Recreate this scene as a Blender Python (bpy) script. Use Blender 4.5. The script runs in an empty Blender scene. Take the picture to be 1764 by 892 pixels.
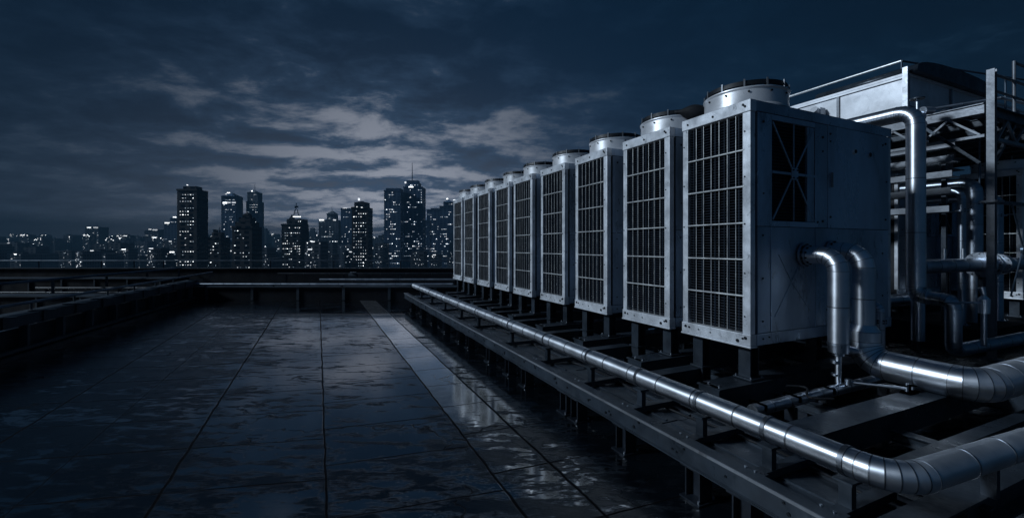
import bpy, math, random
from mathutils import Vector, Matrix
R = math.radians
random.seed(11)
S = bpy.context.scene
COL = S.collection

# ------------------------------------------------------------------ camera, sky, sun, exposure
YAW = math.atan(334 / 730.0)
EYE = 1.65
FX, FY = math.sin(YAW), math.cos(YAW)          # viewing direction on the ground
cam = bpy.data.objects.new("camera", bpy.data.cameras.new("camera"))
COL.objects.link(cam)
cam.location = (0, 0, EYE)
cam.rotation_euler = (R(90), 0, -YAW)
cam.data.sensor_width = 36
cam.data.lens = 730 / 1764 * 36
cam.data.shift_y = -21 / 1764
cam.data.clip_start = 0.05
cam.data.clip_end = 20000
S.camera = cam

SUN_AZ, SUN_EL = -75.0, 28.0                    # degrees from +Y towards +X, degrees up
sun = bpy.data.objects.new("sun", bpy.data.lights.new("sun", 'SUN'))
COL.objects.link(sun)
sun.data.energy = 2.5
sun.data.angle = R(7)
sun.data.color = (0.74, 0.87, 1.0)
sd = Vector((math.sin(R(SUN_AZ)) * math.cos(R(SUN_EL)), math.cos(R(SUN_AZ)) * math.cos(R(SUN_EL)), math.sin(R(SUN_EL))))
sun.rotation_euler = (-sd).to_track_quat('-Z', 'Y').to_euler()

S.view_settings.view_transform = 'Standard'
S.view_settings.look = 'None'
S.view_settings.gamma = 1
S.view_settings.exposure = 0
S.view_settings.use_curve_mapping = False
S.cycles.max_bounces = 6
S.cycles.volume_bounces = 0
S.cycles.use_denoising = True
S.cycles.sample_clamp_indirect = 3


class G:
    """small node-maths helper"""
    def __init__(s, nt):
        s.nt = nt
    def n(s, t, **k):
        x = s.nt.nodes.new(t)
        for a, b in k.items():
            setattr(x, a, b)
        return x
    def put(s, sock, v):
        if isinstance(v, bpy.types.NodeSocket):
            s.nt.links.new(v, sock)
        elif v is not None:
            sock.default_value = v
    def m(s, op, a, b=None, c=None, clamp=False):
        x = s.n('ShaderNodeMath', operation=op)
        x.use_clamp = clamp
        s.put(x.inputs[0], a)
        if b is not None: s.put(x.inputs[1], b)
        if c is not None: s.put(x.inputs[2], c)
        return x.outputs[0]
    def v(s, op, a, b=None):
        x = s.n('ShaderNodeVectorMath', operation=op)
        s.put(x.inputs[0], a)
        if b is not None: s.put(x.inputs[1], b)
        return x.outputs[1] if op in ('DOT_PRODUCT', 'LENGTH') else x.outputs[0]
    def xyz(s, a, b, c):
        x = s.n('ShaderNodeCombineXYZ')
        for i, q in enumerate((a, b, c)): s.put(x.inputs[i], q)
        return x.outputs[0]
    def sep(s, a):
        x = s.n('ShaderNodeSeparateXYZ'); s.put(x.inputs[0], a)
        return x.outputs
    def noise(s, vec, scale, detail=4, rough=.55, dist=0.0):
        x = s.n('ShaderNodeTexNoise')
        s.put(x.inputs['Vector'], vec)
        x.inputs['Scale'].default_value = scale
        x.inputs['Detail'].default_value = detail
        x.inputs['Roughness'].default_value = rough
        x.inputs['Distortion'].default_value = dist
        return x.outputs[0]
    def mix(s, f, a, b):
        x = s.n('ShaderNodeMix', data_type='RGBA')
        s.put(x.inputs[0], f); s.put(x.inputs[6], a); s.put(x.inputs[7], b)
        return x.outputs[2]
    def step(s, v, lo, hi, a=0.0, b=1.0):
        x = s.n('ShaderNodeMapRange', interpolation_type='SMOOTHSTEP')
        s.put(x.inputs[0], v)
        for i, q in enumerate((lo, hi, a, b)): s.put(x.inputs[i + 1], q)
        return x.outputs[0]


def px_dir(u, v):
    az = math.atan((u - 882) / 730.0)
    el = math.atan((425 - v) / 730.0 * math.cos(az))
    return az, el


W = bpy.data.worlds.new("World")
S.world = W
W.use_nodes = True
nt = W.node_tree
nt.nodes.clear()
g = G(nt)
tc = g.n('ShaderNodeTexCoord')
D = tc.outputs['Generated']
fwd = g.v('DOT_PRODUCT', D, (FX, FY, 0))
rgt = g.v('DOT_PRODUCT', D, (FY, -FX, 0))
dz = g.sep(D)[2]
az = g.m('ARCTAN2', rgt, fwd)
el = g.m('ARCSINE', dz)
elc = g.m('MAXIMUM', el, 0.0)
dzc = g.m('MAXIMUM', dz, 0.0)
den = g.m('ADD', dzc, 0.16)
P = g.xyz(g.m('DIVIDE', rgt, den), g.m('DIVIDE', fwd, den), 0.0)
P2 = g.v('MULTIPLY', P, (0.8, 1.0, 1.0))
n1 = g.noise(P2, 3.0, 12, .64, .20)
n2 = g.noise(g.v('ADD', P2, (7.3, 2.1, 0.5)), 0.6, 3, .5, .2)
n3 = g.noise(g.v('ADD', P2, (1.3, 9.1, 0.5)), 5.0, 6, .6, .1)

def blob(u, v, su, sv, amp):
    a0, e0 = px_dir(u, v)
    da = g.m('DIVIDE', g.m('SUBTRACT', az, a0), su / 730.0)
    de = g.m('DIVIDE', g.m('SUBTRACT', el, e0), sv / 730.0)
    q = g.m('ADD', g.m('MULTIPLY', da, da), g.m('MULTIPLY', de, de))
    return g.m('MULTIPLY', g.m('EXPONENT', g.m('MULTIPLY', q, -1.0)), amp)

acc = None
for b in [(520, 138, 60, 20, .08), (650, 235, 300, 70, .10), (900, 190, 60, 60, .04), (600, 185, 60, 26, .20), (660, 235, 70, 26, .26), (740, 245, 60, 22, .16),
          (880, 200, 40, 40, .26), (900, 128, 50, 13, .20), (870, 238, 40, 10, .14), (560, 175, 50, 14, -.10),
          (540, 264, 170, 12, .34), (740, 298, 140, 10, .34), (450, 302, 130, 12, .26), (640, 340, 240, 18, .30), (600, 375, 300, 16, .16),
          (1010, 240, 60, 40, .06), (600, 400, 460, 24, .10), (330, 170, 60, 30, .10), (1150, 175, 60, 14, .05),
          (690, 278, 60, 6, -.18), (780, 170, 110, 26, -.16), (480, 235, 140, 12, -.18), (1050, 80, 150, 30, -.22),
          (700, 60, 500, 45, -.14), (640, 318, 160, 8, -.20), (250, 230, 120, 40, -.06)]:
    t = blob(*b)
    acc = t if acc is None else g.m('ADD', acc, t)
field = g.m('ADD', g.m('ADD', g.m('ADD', .5, g.m('MULTIPLY', g.m('SUBTRACT', n1, .5), 1.7)), acc), g.m('MULTIPLY', g.m('SUBTRACT', n2, .5), .35))
thin = g.step(field, .26, .66)
gap = g.step(field, .53, .86)
# glow of the last light: strongest low down, centred a little left of the view axis
ga, ge = px_dir(640, 330)
q = g.m('DIVIDE', g.m('SUBTRACT', az, g.m('ADD', ga, .04)), .38)
q2 = g.m('DIVIDE', elc, .42)
glow = g.m('EXPONENT', g.m('MULTIPLY', g.m('ADD', g.m('MULTIPLY', q, q), g.m('MULTIPLY', q2, q2)), -1.0))
q3 = g.m('DIVIDE', g.m('SUBTRACT', az, g.m('ADD', ga, .25)), .85)
glow_wide = g.m('EXPONENT', g.m('MULTIPLY', g.m('ADD', g.m('MULTIPLY', q3, q3), g.m('MULTIPLY', g.m('MULTIPLY', q2, q2), .35)), -1.0))
low = g.m('EXPONENT', g.m('MULTIPLY', g.m('DIVIDE', elc, .12), -1.0))
dark_col = g.mix(glow_wide, (.0010, .0058, .0150, 1), (.0030, .0165, .0430, 1))
q4 = g.m('DIVIDE', g.m('SUBTRACT', az, g.m('ADD', ga, .05)), .46)
glow_az = g.m('EXPONENT', g.m('MULTIPLY', g.m('MULTIPLY', q4, q4), -1.0))
dark_col = g.mix(g.m('MULTIPLY', low, glow_az), dark_col, (.195, .215, .26, 1))
thin_col = g.mix(glow, g.v('MULTIPLY', dark_col, (1.35, 1.3, 1.25)), (.030, .063, .120, 1))
gap_col = g.mix(glow, (.008, .026, .054, 1), (.31, .335, .40, 1))
sky_col = g.mix(gap, g.mix(thin, dark_col, thin_col), gap_col)
air = g.m('EXPONENT', g.m('MULTIPLY', g.m('MINIMUM', g.m('DIVIDE', 148.0, g.m('MAXIMUM', dz, .01)), 2600.0), .0007))
lift = g.m('ADD', 1.0, g.m('MULTIPLY', glow_wide, g.m('SUBTRACT', air, 1.0)))
sky_col = g.v('SCALE', sky_col); g.put(sky_col.node.inputs['Scale'], lift)
back = g.step(fwd, .1, -.5)  # extra sky glow added behind the camera to brighten camera-facing sides
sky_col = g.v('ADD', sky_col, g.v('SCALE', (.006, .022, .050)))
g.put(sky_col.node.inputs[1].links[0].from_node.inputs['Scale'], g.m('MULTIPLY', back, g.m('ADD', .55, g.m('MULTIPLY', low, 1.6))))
below = g.step(dz, -.02, 0.0)
sky_col = g.mix(below, (.006, .010, .018, 1), sky_col)
nish = g.n('ShaderNodeTexSky', sky_type='NISHITA')
nish.sun_disc = False
nish.sun_elevation = R(SUN_EL)
nish.sun_rotation = R(SUN_AZ)
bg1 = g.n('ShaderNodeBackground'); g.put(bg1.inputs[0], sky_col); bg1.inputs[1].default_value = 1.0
bg2 = g.n('ShaderNodeBackground'); g.put(bg2.inputs[0], nish.outputs[0]); bg2.inputs[1].default_value = 0.0003
ad = g.n('ShaderNodeAddShader')
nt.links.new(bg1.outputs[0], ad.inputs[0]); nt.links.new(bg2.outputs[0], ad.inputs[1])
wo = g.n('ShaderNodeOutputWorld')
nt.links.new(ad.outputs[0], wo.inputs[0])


# ------------------------------------------------------------------ materials
def new_mat(name):
    m = bpy.data.materials.new(name)
    m.use_nodes = True
    b = m.node_tree.nodes['Principled BSDF']
    return m, G(m.node_tree), b

def mat(name, col, rough=.5, metal=0.0, var=.25, scale=3.0, rvar=.12, bump=.0, bscale=40.0, stretch=(1, 1, 1), dirt=0.0, dirtcol=(.02, .022, .025), spec=.5, aniso=0.0):
    m, g, b = new_mat(name)
    tc = g.n('ShaderNodeTexCoord')
    oi = g.n('ShaderNodeObjectInfo')
    v = g.v('ADD', tc.outputs['Object'], g.xyz(g.m('MULTIPLY', oi.outputs['Random'], 37.0), g.m('MULTIPLY', oi.outputs['Random'], 11.0), 0.0))
    v = g.v('MULTIPLY', v, stretch)
    n = g.noise(v, scale, 6, .6, .3)
    lo = tuple(c * (1 - var) for c in col) + (1,)
    hi = tuple(min(1, c * (1 + var)) for c in col) + (1,)
    c = g.mix(g.step(n, .3, .7), lo, hi)
    if dirt:
        d = g.noise(v, scale * 4.3, 8, .7, .6)
        c = g.mix(g.m('MULTIPLY', g.step(d, .56, .72), dirt), c, tuple(dirtcol) + (1,))
    g.put(b.inputs['Base Color'], c)
    nr = g.noise(v, scale * 2.1, 5, .6)
    g.put(b.inputs['Roughness'], g.step(nr, .25, .75, max(.03, rough - rvar), min(1, rough + rvar)))
    b.inputs['Metallic'].default_value = metal
    b.inputs['Specular IOR Level'].default_value = spec
    if aniso:
        b.inputs['Anisotropic'].default_value = aniso
        at_ = g.n('ShaderNodeAttribute'); at_.attribute_name = 'axis'
        g.put(b.inputs['Tangent'], at_.outputs['Vector'])
    if bump:
        bp = g.n('ShaderNodeBump')
        bp.inputs['Strength'].default_value = bump
        bp.inputs['Distance'].default_value = .01
        g.put(bp.inputs['Height'], g.noise(v, bscale, 4, .6))
        g.put(b.inputs['Normal'], bp.outputs[0])
    return m

def emis(name, col, s):
    m, g, b = new_mat(name)
    b.inputs['Base Color'].default_value = (.02, .02, .02, 1)
    b.inputs['Emission Color'].default_value = tuple(col) + (1,)
    b.inputs['Emission Strength'].default_value = s
    m.cycles.emission_sampling = 'NONE'
    return m

M_ALU = mat('weathered_aluminium', (.70, .74, .80), .40, .45, .24, 3.0, .14, .15, 14, dirt=.8, dirtcol=(.14, .16, .19))
M_SHROUD = mat('bright_shroud_metal', (.74, .76, .80), .36, .5, .12, 2.5, .08, .05, 12, dirt=.35, dirtcol=(.16, .17, .19))
M_PANEL = mat('galvanised_panel', (.40, .49, .60), .34, .65, .32, 1.5, .15, .12, 5, stretch=(1, 1, .35), dirt=.75, dirtcol=(.07, .09, .12))
M_DUCT = mat('duct_sheet', (.62, .65, .70), .45, .35, .22, 1.4, .12, .12, 5, dirt=.35, dirtcol=(.22, .24, .27))
M_PIPE = mat('polished_jacket', (.72, .76, .82), .40, 1.0, .12, 2.5, .05, .03, 9, dirt=.2, dirtcol=(.35, .37, .40), aniso=.55)
M_PIPE2 = mat('dull_jacket', (.42, .47, .54), .36, 1.0, .18, 2.5, .06, .05, 9, dirt=.3, dirtcol=(.14, .15, .17), aniso=.5)
M_BAND = mat('band_steel', (.20, .22, .25), .38, 1.0, .2, 9)
M_STEEL = mat('painted_structural_steel', (.032, .044, .060), .38, .35, .35, 2.5, .14, .25, 22, dirt=.7, dirtcol=(.008, .011, .015))
M_STEELD = mat('dark_structural_steel', (.014, .020, .030), .42, .3, .35, 2.5, .14, .25, 22, dirt=.6, dirtcol=(.004, .006, .009))
M_FRAME = mat('grey_painted_frame', (.20, .22, .25), .42, .4, .25, 2.5, .12, .2, 20, dirt=.6, dirtcol=(.04, .04, .045))
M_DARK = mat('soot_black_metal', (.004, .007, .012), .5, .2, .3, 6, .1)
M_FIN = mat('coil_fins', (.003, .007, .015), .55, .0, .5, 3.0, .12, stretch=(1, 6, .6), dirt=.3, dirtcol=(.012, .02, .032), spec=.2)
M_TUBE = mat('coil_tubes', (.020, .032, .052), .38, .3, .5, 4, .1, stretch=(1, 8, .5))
M_WIRE = mat('bright_wire', (.80, .83, .87), .35, .7, .2, 5, .1)
M_BOLT = mat('blackened_bolt', (.010, .014, .020), .45, .6, .3, 8)
M_RUBBER = mat('black_sheet', (.004, .006, .010), .75, 0, .3, 6, bump=.5, bscale=9)
M_RAIL = mat('barrier_rail', (.10, .14, .19), .40, .6, .3, 3, .1, dirt=.4)
M_BARR = mat('barrier_steel', (.030, .045, .062), .5, .2, .35, 1.5, .12, .3, 14, dirt=.6, dirtcol=(.006, .009, .013))
M_CONC = mat('dark_damp_concrete', (.0035, .006, .011), .8, 0, .4, 1.2, .15, .4, 12, dirt=.6, dirtcol=(.001, .002, .003), spec=.2)
M_BLADE = mat('fan_blade', (.06, .065, .07), .45, .3, .2, 6)

# facades: dark masonry or glass with a faint grid of unlit windows
def facade(name, wall, glass, cw=3.2, ch=3.6):
    m, g, b = new_mat(name)
    tc = g.n('ShaderNodeTexCoord')
    br = g.n('ShaderNodeTexBrick')
    x, y, z = g.sep(tc.outputs['Object'])
    g.put(br.inputs['Vector'], g.xyz(g.m('ADD', x, y), z, 0.0))
    br.offset = 0
    br.inputs['Scale'].default_value = 1
    br.inputs['Brick Width'].default_value = cw
    br.inputs['Row Height'].default_value = ch
    br.inputs['Mortar Size'].default_value = .75
    br.inputs['Color1'].default_value = tuple(glass) + (1,)
    br.inputs['Color2'].default_value = tuple(c * 1.6 for c in glass) + (1,)
    br.inputs['Mortar'].default_value = tuple(wall) + (1,)
    n = g.noise(tc.outputs['Object'], .03, 4)
    c = g.v('SCALE', br.outputs[0]); g.put(c.node.inputs['Scale'], g.step(n, .3, .7, .7, 1.3))
    g.put(b.inputs['Base Color'], c)
    g.put(b.inputs['Roughness'], g.m('ADD', .18, g.m('MULTIPLY', br.outputs['Fac'], .6)))
    return m
F_NEAR = facade('near_black_facade', (.006, .012, .022), (.004, .008, .016))
F_BLUE = facade('blue_glass_facade', (.06, .12, .22), (.03, .065, .13))
F_GREY = facade('grey_stone_facade', (.15, .19, .24), (.06, .08, .11))  # tone lightened to paint in light from the city
F_LOW = facade('low_block_facade', (.09, .115, .15), (.04, .055, .075))  # wall colour raised to stand in for city light on the low blocks
E1 = emis('dim_window_light', (.66, .82, 1.0), .6)
E2 = emis('window_light', (.88, .93, 1.0), 1.5)
E3 = emis('bright_window_light', (.90, .96, 1.0), 3.8)


# ------------------------------------------------------------------ mesh builder
class MB:
    def __init__(s):
        s.v = []; s.f = []; s.mi = []; s.sm = []; s.ax = {}
    def face(s, idx, mi=0, sm=False):
        s.f.append(idx); s.mi.append(mi); s.sm.append(sm)
    def box(s, x0, x1, y0, y1, z0, z1, mi=0):
        b = len(s.v)
        s.v += [(x, y, z) for z in (z0, z1) for y in (y0, y1) for x in (x0, x1)]
        for q in ((0, 2, 3, 1), (4, 5, 7, 6), (0, 1, 5, 4), (2, 6, 7, 3), (0, 4, 6, 2), (1, 3, 7, 5)):
            s.face([b + i for i in q], mi)
        return s
    def beam(s, p0, p1, w, h, mi=0, up=(0, 0, 1), off=0.0):
        """box along p0-p1, width w across, height h along 'up' (centred)"""
        p0 = Vector(p0); p1 = Vector(p1)
        d = (p1 - p0).normalized()
        u = Vector(up)
        if abs(d.dot(u)) > .98: u = Vector((1, 0, 0))
        sd_ = d.cross(u).normalized(); u = sd_.cross(d).normalized()
        b = len(s.v)
        for p in (p0, p1):
            for a in (-.5, .5):
                for c in (-.5, .5):
                    s.v.append(tuple(p + sd_ * (a * w + off) + u * (c * h)))
        for q in ((0, 1, 3, 2), (4, 6, 7, 5), (0, 4, 5, 1), (2, 3, 7, 6), (0, 2, 6, 4), (1, 5, 7, 3)):
            s.face([b + i for i in q], mi)
        return s
    def ring(s, c, d, n_, r, k=24):
        d = Vector(d).normalized(); a = Vector(n_)
        a = (a - d * a.dot(d)).normalized(); e = d.cross(a)
        b = len(s.v)
        for i in range(k):
            t = 2 * math.pi * i / k
            s.ax[len(s.v)] = tuple(d)
            s.v.append(tuple(Vector(c) + a * (r * math.cos(t)) + e * (r * math.sin(t))))
        return b
    def strip(s, c0, d0, r0, c1, d1, r1, n_, k=24, mi=0, flat=False):
        a = s.ring(c0, d0, n_, r0, k); b = s.ring(c1, d1, n_, r1, k)
        for i in range(k):
            j = (i + 1) % k
            s.face([a + i, a + j, b + j, b + i], mi, not flat)
    def disc(s, c, d, r, k=24, mi=0, flip=False):
        n_ = perp(d)
        b = s.ring(c, d, n_, r, k)
        ix = [b + i for i in range(k)]
        s.face(ix[::-1] if flip else ix, mi)
    def cyl(s, p0, p1, r, k=12, mi=0, r1=None, caps=True):
        d = Vector(p1) - Vector(p0); n_ = perp(d)
        if r1 is None: r1 = r
        s.strip(p0, d, r, p1, d, r1, n_, k, mi)
        if caps:
            s.disc(p0, d, r, k, mi, True); s.disc(p1, d, r1, k, mi)
        return s
    def hsec(s, p0, p1, w, h, t, mi=0, up=(0, 0, 1)):
        """H / I section"""
        p0 = Vector(p0); p1 = Vector(p1); d = (p1 - p0).normalized(); u = Vector(up)
        sd_ = d.cross(u).normalized(); u = sd_.cross(d).normalized()
        for q in (-.5, .5):
            o = u * (q * (h - t))
            s.beam(p0 + o, p1 + o, w, t, mi, up)
        s.beam(p0, p1, t * .8, h - 2 * t, mi, up)
        return s
    def rotz(s, a, c):
        ca, sa = math.cos(a), math.sin(a)
        s.v = [(c[0] + (x - c[0]) * ca - (y - c[1]) * sa, c[1] + (x - c[0]) * sa + (y - c[1]) * ca, z) for x, y, z in s.v]
        return s
    def build(s, name, mats, parent=None, local=False, bevel=0.0):
        if not isinstance(mats, (list, tuple)): mats = [mats]
        if parent is not None:
            off = Vector((0, 0, 0)) if local else world_loc(parent)
        else:
            xs = [p[0] for p in s.v]; ys = [p[1] for p in s.v]; zs = [p[2] for p in s.v]
            off = Vector(((min(xs) + max(xs)) / 2, (min(ys) + max(ys)) / 2, min(zs)))
        me = bpy.data.meshes.new(name)
        me.from_pydata([(x - off.x, y - off.y, z - off.z) for x, y, z in s.v], [], s.f)
        me.polygons.foreach_set('material_index', s.mi)
        me.polygons.foreach_set('use_smooth', s.sm)
        for q in mats: me.materials.append(q)
        if s.ax:
            at_ = me.attributes.new('axis', 'FLOAT_VECTOR', 'POINT')
            for i_, d_ in s.ax.items(): at_.data[i_].vector = d_
        me.update()
        o = bpy.data.objects.new(name, me)
        COL.objects.link(o)
        if parent is not None: o.parent = parent
        else: o.location = off
        if bevel:
            bm_ = o.modifiers.new('bevel', 'BEVEL'); bm_.width = bevel; bm_.segments = 2; bm_.limit_method = 'ANGLE'
            bm_.angle_limit = R(50)
        return o

def perp(d):
    d = Vector(d).normalized()
    return Vector((0, 0, 1)) if abs(d.z) < .9 else Vector((1, 0, 0))

def world_loc(o):
    p = Vector((0, 0, 0))
    while o is not None:
        p += o.location; o = o.parent
    return p

def thing(name, label, cat, loc=(0, 0, 0), group=None):
    o = bpy.data.objects.new(name, None); COL.objects.link(o)
    o.empty_display_size = .2
    o.location = loc; o['label'] = label; o['category'] = cat
    if group: o['group'] = group
    return o
def tag(o, label, cat, group=None):
    o['label'] = label; o['category'] = cat
    if group: o['group'] = group
    return o
def structure(o):
    o['kind'] = 'structure'; return o
def kids(o):
    return [c for c in bpy.data.objects if c.parent == o]
def copy_tree(o, parent=None, first=True):
    c = o.copy(); COL.objects.link(c)
    if not first: c.parent = parent
    for ch in kids_cache[o.name]: copy_tree(ch, c, False)
    return c
kids_cache = {}
def cache(o):
    kids_cache[o.name] = kids(o)
    for c in kids_cache[o.name]: cache(c)

def fr(r, d, z=0.0):
    """point r metres to the right and d metres ahead of the roof corner where the camera stands"""
    return (r * FY + d * FX, -r * FX + d * FY, z)


# ------------------------------------------------------------------ ground, roof
GZ = -62.0
b = MB(); b.box(-7000, 7000, -7000, 7000, GZ - .5, GZ)
gm = mat('dark_city_ground', (.02, .024, .03), .7, 0, .4, .01)
structure(b.build('ground', gm))

def floor_mat():
    m, g, b = new_mat('wet_roof_slabs')
    ge_ = g.n('ShaderNodeNewGeometry')
    pos = ge_.outputs['Position']
    x, y, z = g.sep(pos)
    # frame across / along the view of the roof for streaks of trowelled slurry
    wob = g.m('MULTIPLY', g.m('SUBTRACT', g.noise(pos, 2.2, 6, .65), .5), .045)
    xw = g.m('ADD', x, wob)
    bead = None
    for X0, hw in ((-8.2, .008), (-5.4, .008), (-2.43, .009), (-.96, .011), (.05, .009), (1.155, .010), (1.61, .010), (-1.75, .003)):
        d = g.m('ABSOLUTE', g.m('SUBTRACT', xw, X0))
        s_ = g.step(d, hw * .5, hw * 1.4, 1.0, 0.0)
        bead = s_ if bead is None else g.m('MAXIMUM', bead, s_)
    left = g.m('LESS_THAN', x, .05)
    right = g.m('GREATER_THAN', x, 1.155)
    slope = g.m('ADD', .14, g.m('SUBTRACT', g.m('MULTIPLY', left, .13), g.m('MULTIPLY', right, .06)))
    offs = g.m('ADD', g.m('MULTIPLY', left, .20), g.m('MULTIPLY', right, -.16))
    t = g.m('ADD', g.m('ADD', g.m('ADD', y, offs), g.m('MULTIPLY', x, slope)), g.m('MULTIPLY', wob, .9))
    fr_ = g.m('MODULO', g.m('ADD', t, 70.0), .70)
    dd = g.m('MINIMUM', fr_, g.m('SUBTRACT', .70, fr_))
    cross = g.m('MULTIPLY', g.step(dd, .003, .010, 1.0, 0.0), g.step(g.noise(g.v('ADD', pos, (9, 2, 0)), 1.7, 4), .30, .52, .4, 1.0))
    # cracks
    vo = g.n('ShaderNodeTexVoronoi', feature='DISTANCE_TO_EDGE')
    g.put(vo.inputs['Vector'], g.v('ADD', pos, g.xyz(g.m('MULTIPLY', g.noise(pos, 3, 5), .8), g.m('MULTIPLY', g.noise(g.v('ADD', pos, (5, 5, 5)), 3, 5), .8), 0.0)))
    vo.inputs['Scale'].default_value = .62
    crack = g.m('MULTIPLY', g.step(vo.outputs[0], .002, .009, 1.0, 0.0), g.step(g.noise(g.v('ADD', pos, (3, 1, 0)), .9, 3), .52, .62))
    line = g.m('MAXIMUM', g.m('MAXIMUM', bead, cross), g.m('MULTIPLY', crack, .8))
    # streaks run across the view
    ra = g.m('SUBTRACT', g.m('MULTIPLY', x, FY), g.m('MULTIPLY', y, FX))
    da = g.m('ADD', g.m('MULTIPLY', x, FX), g.m('MULTIPLY', y, FY))
    sv = g.xyz(g.m('MULTIPLY', ra, .75), g.m('MULTIPLY', da, 1.9), 0.0)
    big = g.noise(sv, .8, 6, .62, .8)
    fine = g.noise(sv, 7.0, 9, .72, .35)
    grit = g.noise(pos, 70.0, 3, .7)
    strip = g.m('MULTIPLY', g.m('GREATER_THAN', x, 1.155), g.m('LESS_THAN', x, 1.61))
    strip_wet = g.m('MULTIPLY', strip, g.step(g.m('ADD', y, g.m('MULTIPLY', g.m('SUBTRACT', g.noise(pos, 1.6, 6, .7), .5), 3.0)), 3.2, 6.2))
    mid_wet = g.m('MULTIPLY', g.m('MULTIPLY', g.step(x, -1.6, -.2), g.step(y, 2.2, 5.0)), .115)
    pv_ = g.xyz(g.m('MULTIPLY', ra, 1.1), g.m('MULTIPLY', da, 3.6), 0.0)
    rag = g.noise(pv_, 2.0, 10, .68, .25)
    big = g.m('ADD', g.m('MULTIPLY', big, .35), g.m('MULTIPLY', rag, .65))
    puddle = g.step(g.m('ADD', g.m('ADD', g.m('ADD', big, mid_wet), g.m('MULTIPLY', g.m('SUBTRACT', fine, .5), .55)), g.m('MULTIPLY', strip_wet, .30)), .485, .565)
    rgh = g.m('ADD', g.m('ADD', .06, g.m('MULTIPLY', g.m('SUBTRACT', 1.0, puddle), .16)), g.m('MULTIPLY', g.m('SUBTRACT', fine, .4), .18))
    rgh = g.m('ADD', rgh, g.m('MULTIPLY', line, .35))
    g.put(b.inputs['Roughness'], g.m('MAXIMUM', rgh, .05))
    c = g.mix(g.step(g.noise(pos, 1.3, 6, .65), .35, .65), (.0012, .0026, .0050, 1), (.0035, .0070, .0115, 1))
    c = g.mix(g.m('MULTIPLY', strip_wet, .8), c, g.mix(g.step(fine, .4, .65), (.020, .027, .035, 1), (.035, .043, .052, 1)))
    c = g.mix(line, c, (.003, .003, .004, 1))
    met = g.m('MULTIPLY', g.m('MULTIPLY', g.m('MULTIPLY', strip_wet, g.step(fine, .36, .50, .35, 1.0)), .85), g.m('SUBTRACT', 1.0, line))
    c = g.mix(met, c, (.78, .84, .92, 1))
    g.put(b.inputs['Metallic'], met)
    g.put(b.inputs['Base Color'], c)
    g.put(b.inputs['Specular IOR Level'], g.m('SUBTRACT', .4, g.m('MULTIPLY', line, .35)))
    g.put(b.inputs['Coat Weight'], g.m('MULTIPLY', g.m('SUBTRACT', 1.0, line), g.m('ADD', .10, g.m('MULTIPLY', puddle, .90))))
    b.inputs['Coat Roughness'].default_value = .06
    b.inputs['Coat IOR'].default_value = 4.0
    bp = g.n('ShaderNodeBump'); bp.inputs['Distance'].default_value = .011; g.put(bp.inputs['Strength'], g.m('MULTIPLY', g.m('MULTIPLY', g.step(x, -2.6, -.7, .16, .50), g.step(y, 1.2, 4.5, .35, 1.0)), g.m('SUBTRACT', 1.0, g.m('MULTIPLY', strip_wet, .7))))
    hgt = g.m('ADD', g.m('MULTIPLY', fine, .55), g.m('MULTIPLY', big, .8))
    hgt = g.m('ADD', hgt, g.m('MULTIPLY', grit, .10))
    hgt = g.m('MULTIPLY', hgt, g.m('SUBTRACT', 1.0, g.m('MULTIPLY', puddle, .86)))
    hgt = g.m('SUBTRACT', hgt, g.m('MULTIPLY', line, .7))
    g.put(bp.inputs['Height'], hgt)
    g.put(b.inputs['Normal'], bp.outputs[0]); g.put(b.inputs['Coat Normal'], bp.outputs[0])
    return m
M_FLOOR = floor_mat()
def fbox(mb, r0, r1, d0, d1, z0, z1, mi=0):
    """box with sides along the roof edge (square to the viewing direction)"""
    b = len(mb.v)
    mb.v += [fr(r, d, z) for z in (z0, z1) for d in (d0, d1) for r in (r0, r1)]
    for q in ((0, 2, 3, 1), (4, 5, 7, 6), (0, 1, 5, 4), (2, 6, 7, 3), (0, 4, 6, 2), (1, 3, 7, 5)):
        mb.face([b + i for i in q], mi)
    return mb
b = MB(); fbox(b, -34, 34, -20, 17.4, -5.0, 0.0)
structure(b.build('roof_floor', M_FLOOR))
b = MB(); fbox(b, -34, 34, -20, 17.4, GZ, -5.002)
tag(b.build('building', F_NEAR), 'tall building under the roof deck, below the low roof edge wall', 'building')

# far roof edge: wall, coping, rail
t = thing('parapet_wall', 'low dark wall along the far edge of the roof with a thin flat coping', 'wall', fr(0, 17.1, 0))
fbox(MB(), -34, 34, 17.0, 17.25, 0, .77).build('wall', M_CONC, t)
fbox(MB(), -34, 34, 16.94, 17.3, .772, .80).build('coping', M_BARR, t)
t = thing('guard_rail', 'thin dark handrail on slim posts above the far roof edge, in front of the city', 'railing', fr(0, 17.12, .8))
MB().cyl(fr(-34, 17.12, 1.09), fr(34, 17.12, 1.09), .018, 8).build('rail', M_RAIL, t)
for u in (-400, -150, 67, 175, 231, 282, 466, 575, 690, 800, 1000, 1250, 1500, 1750, 2000):
    r = (u - 882) / 730 * 17.12
    w = .05 if u in (231, 282, 466, 690) else .03
    MB().beam(fr(r, 17.12, .80), fr(r, 17.12, 1.085), w, .03).build('post', M_BARR, t)

# low plinth with pipes in front of the far edge
t = thing('kerb_wall', 'low black kerb wall closing off the wet floor at its far end', 'wall', fr(-3, 13.1, 0))
fbox(MB(), -10.0, 2.2, 13.0, 13.35, 0, .40).build('wall', M_CONC, t)
fbox(MB(), -10.0, 2.2, 12.95, 13.40, .402, .43).build('cap', M_BARR, t)
for k in range(9):
    r = -9.4 + k * 1.4
    fbox(MB(), r, r + .08, 12.97, 12.999, .02, .40).build('rib', M_BARR, t)

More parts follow.
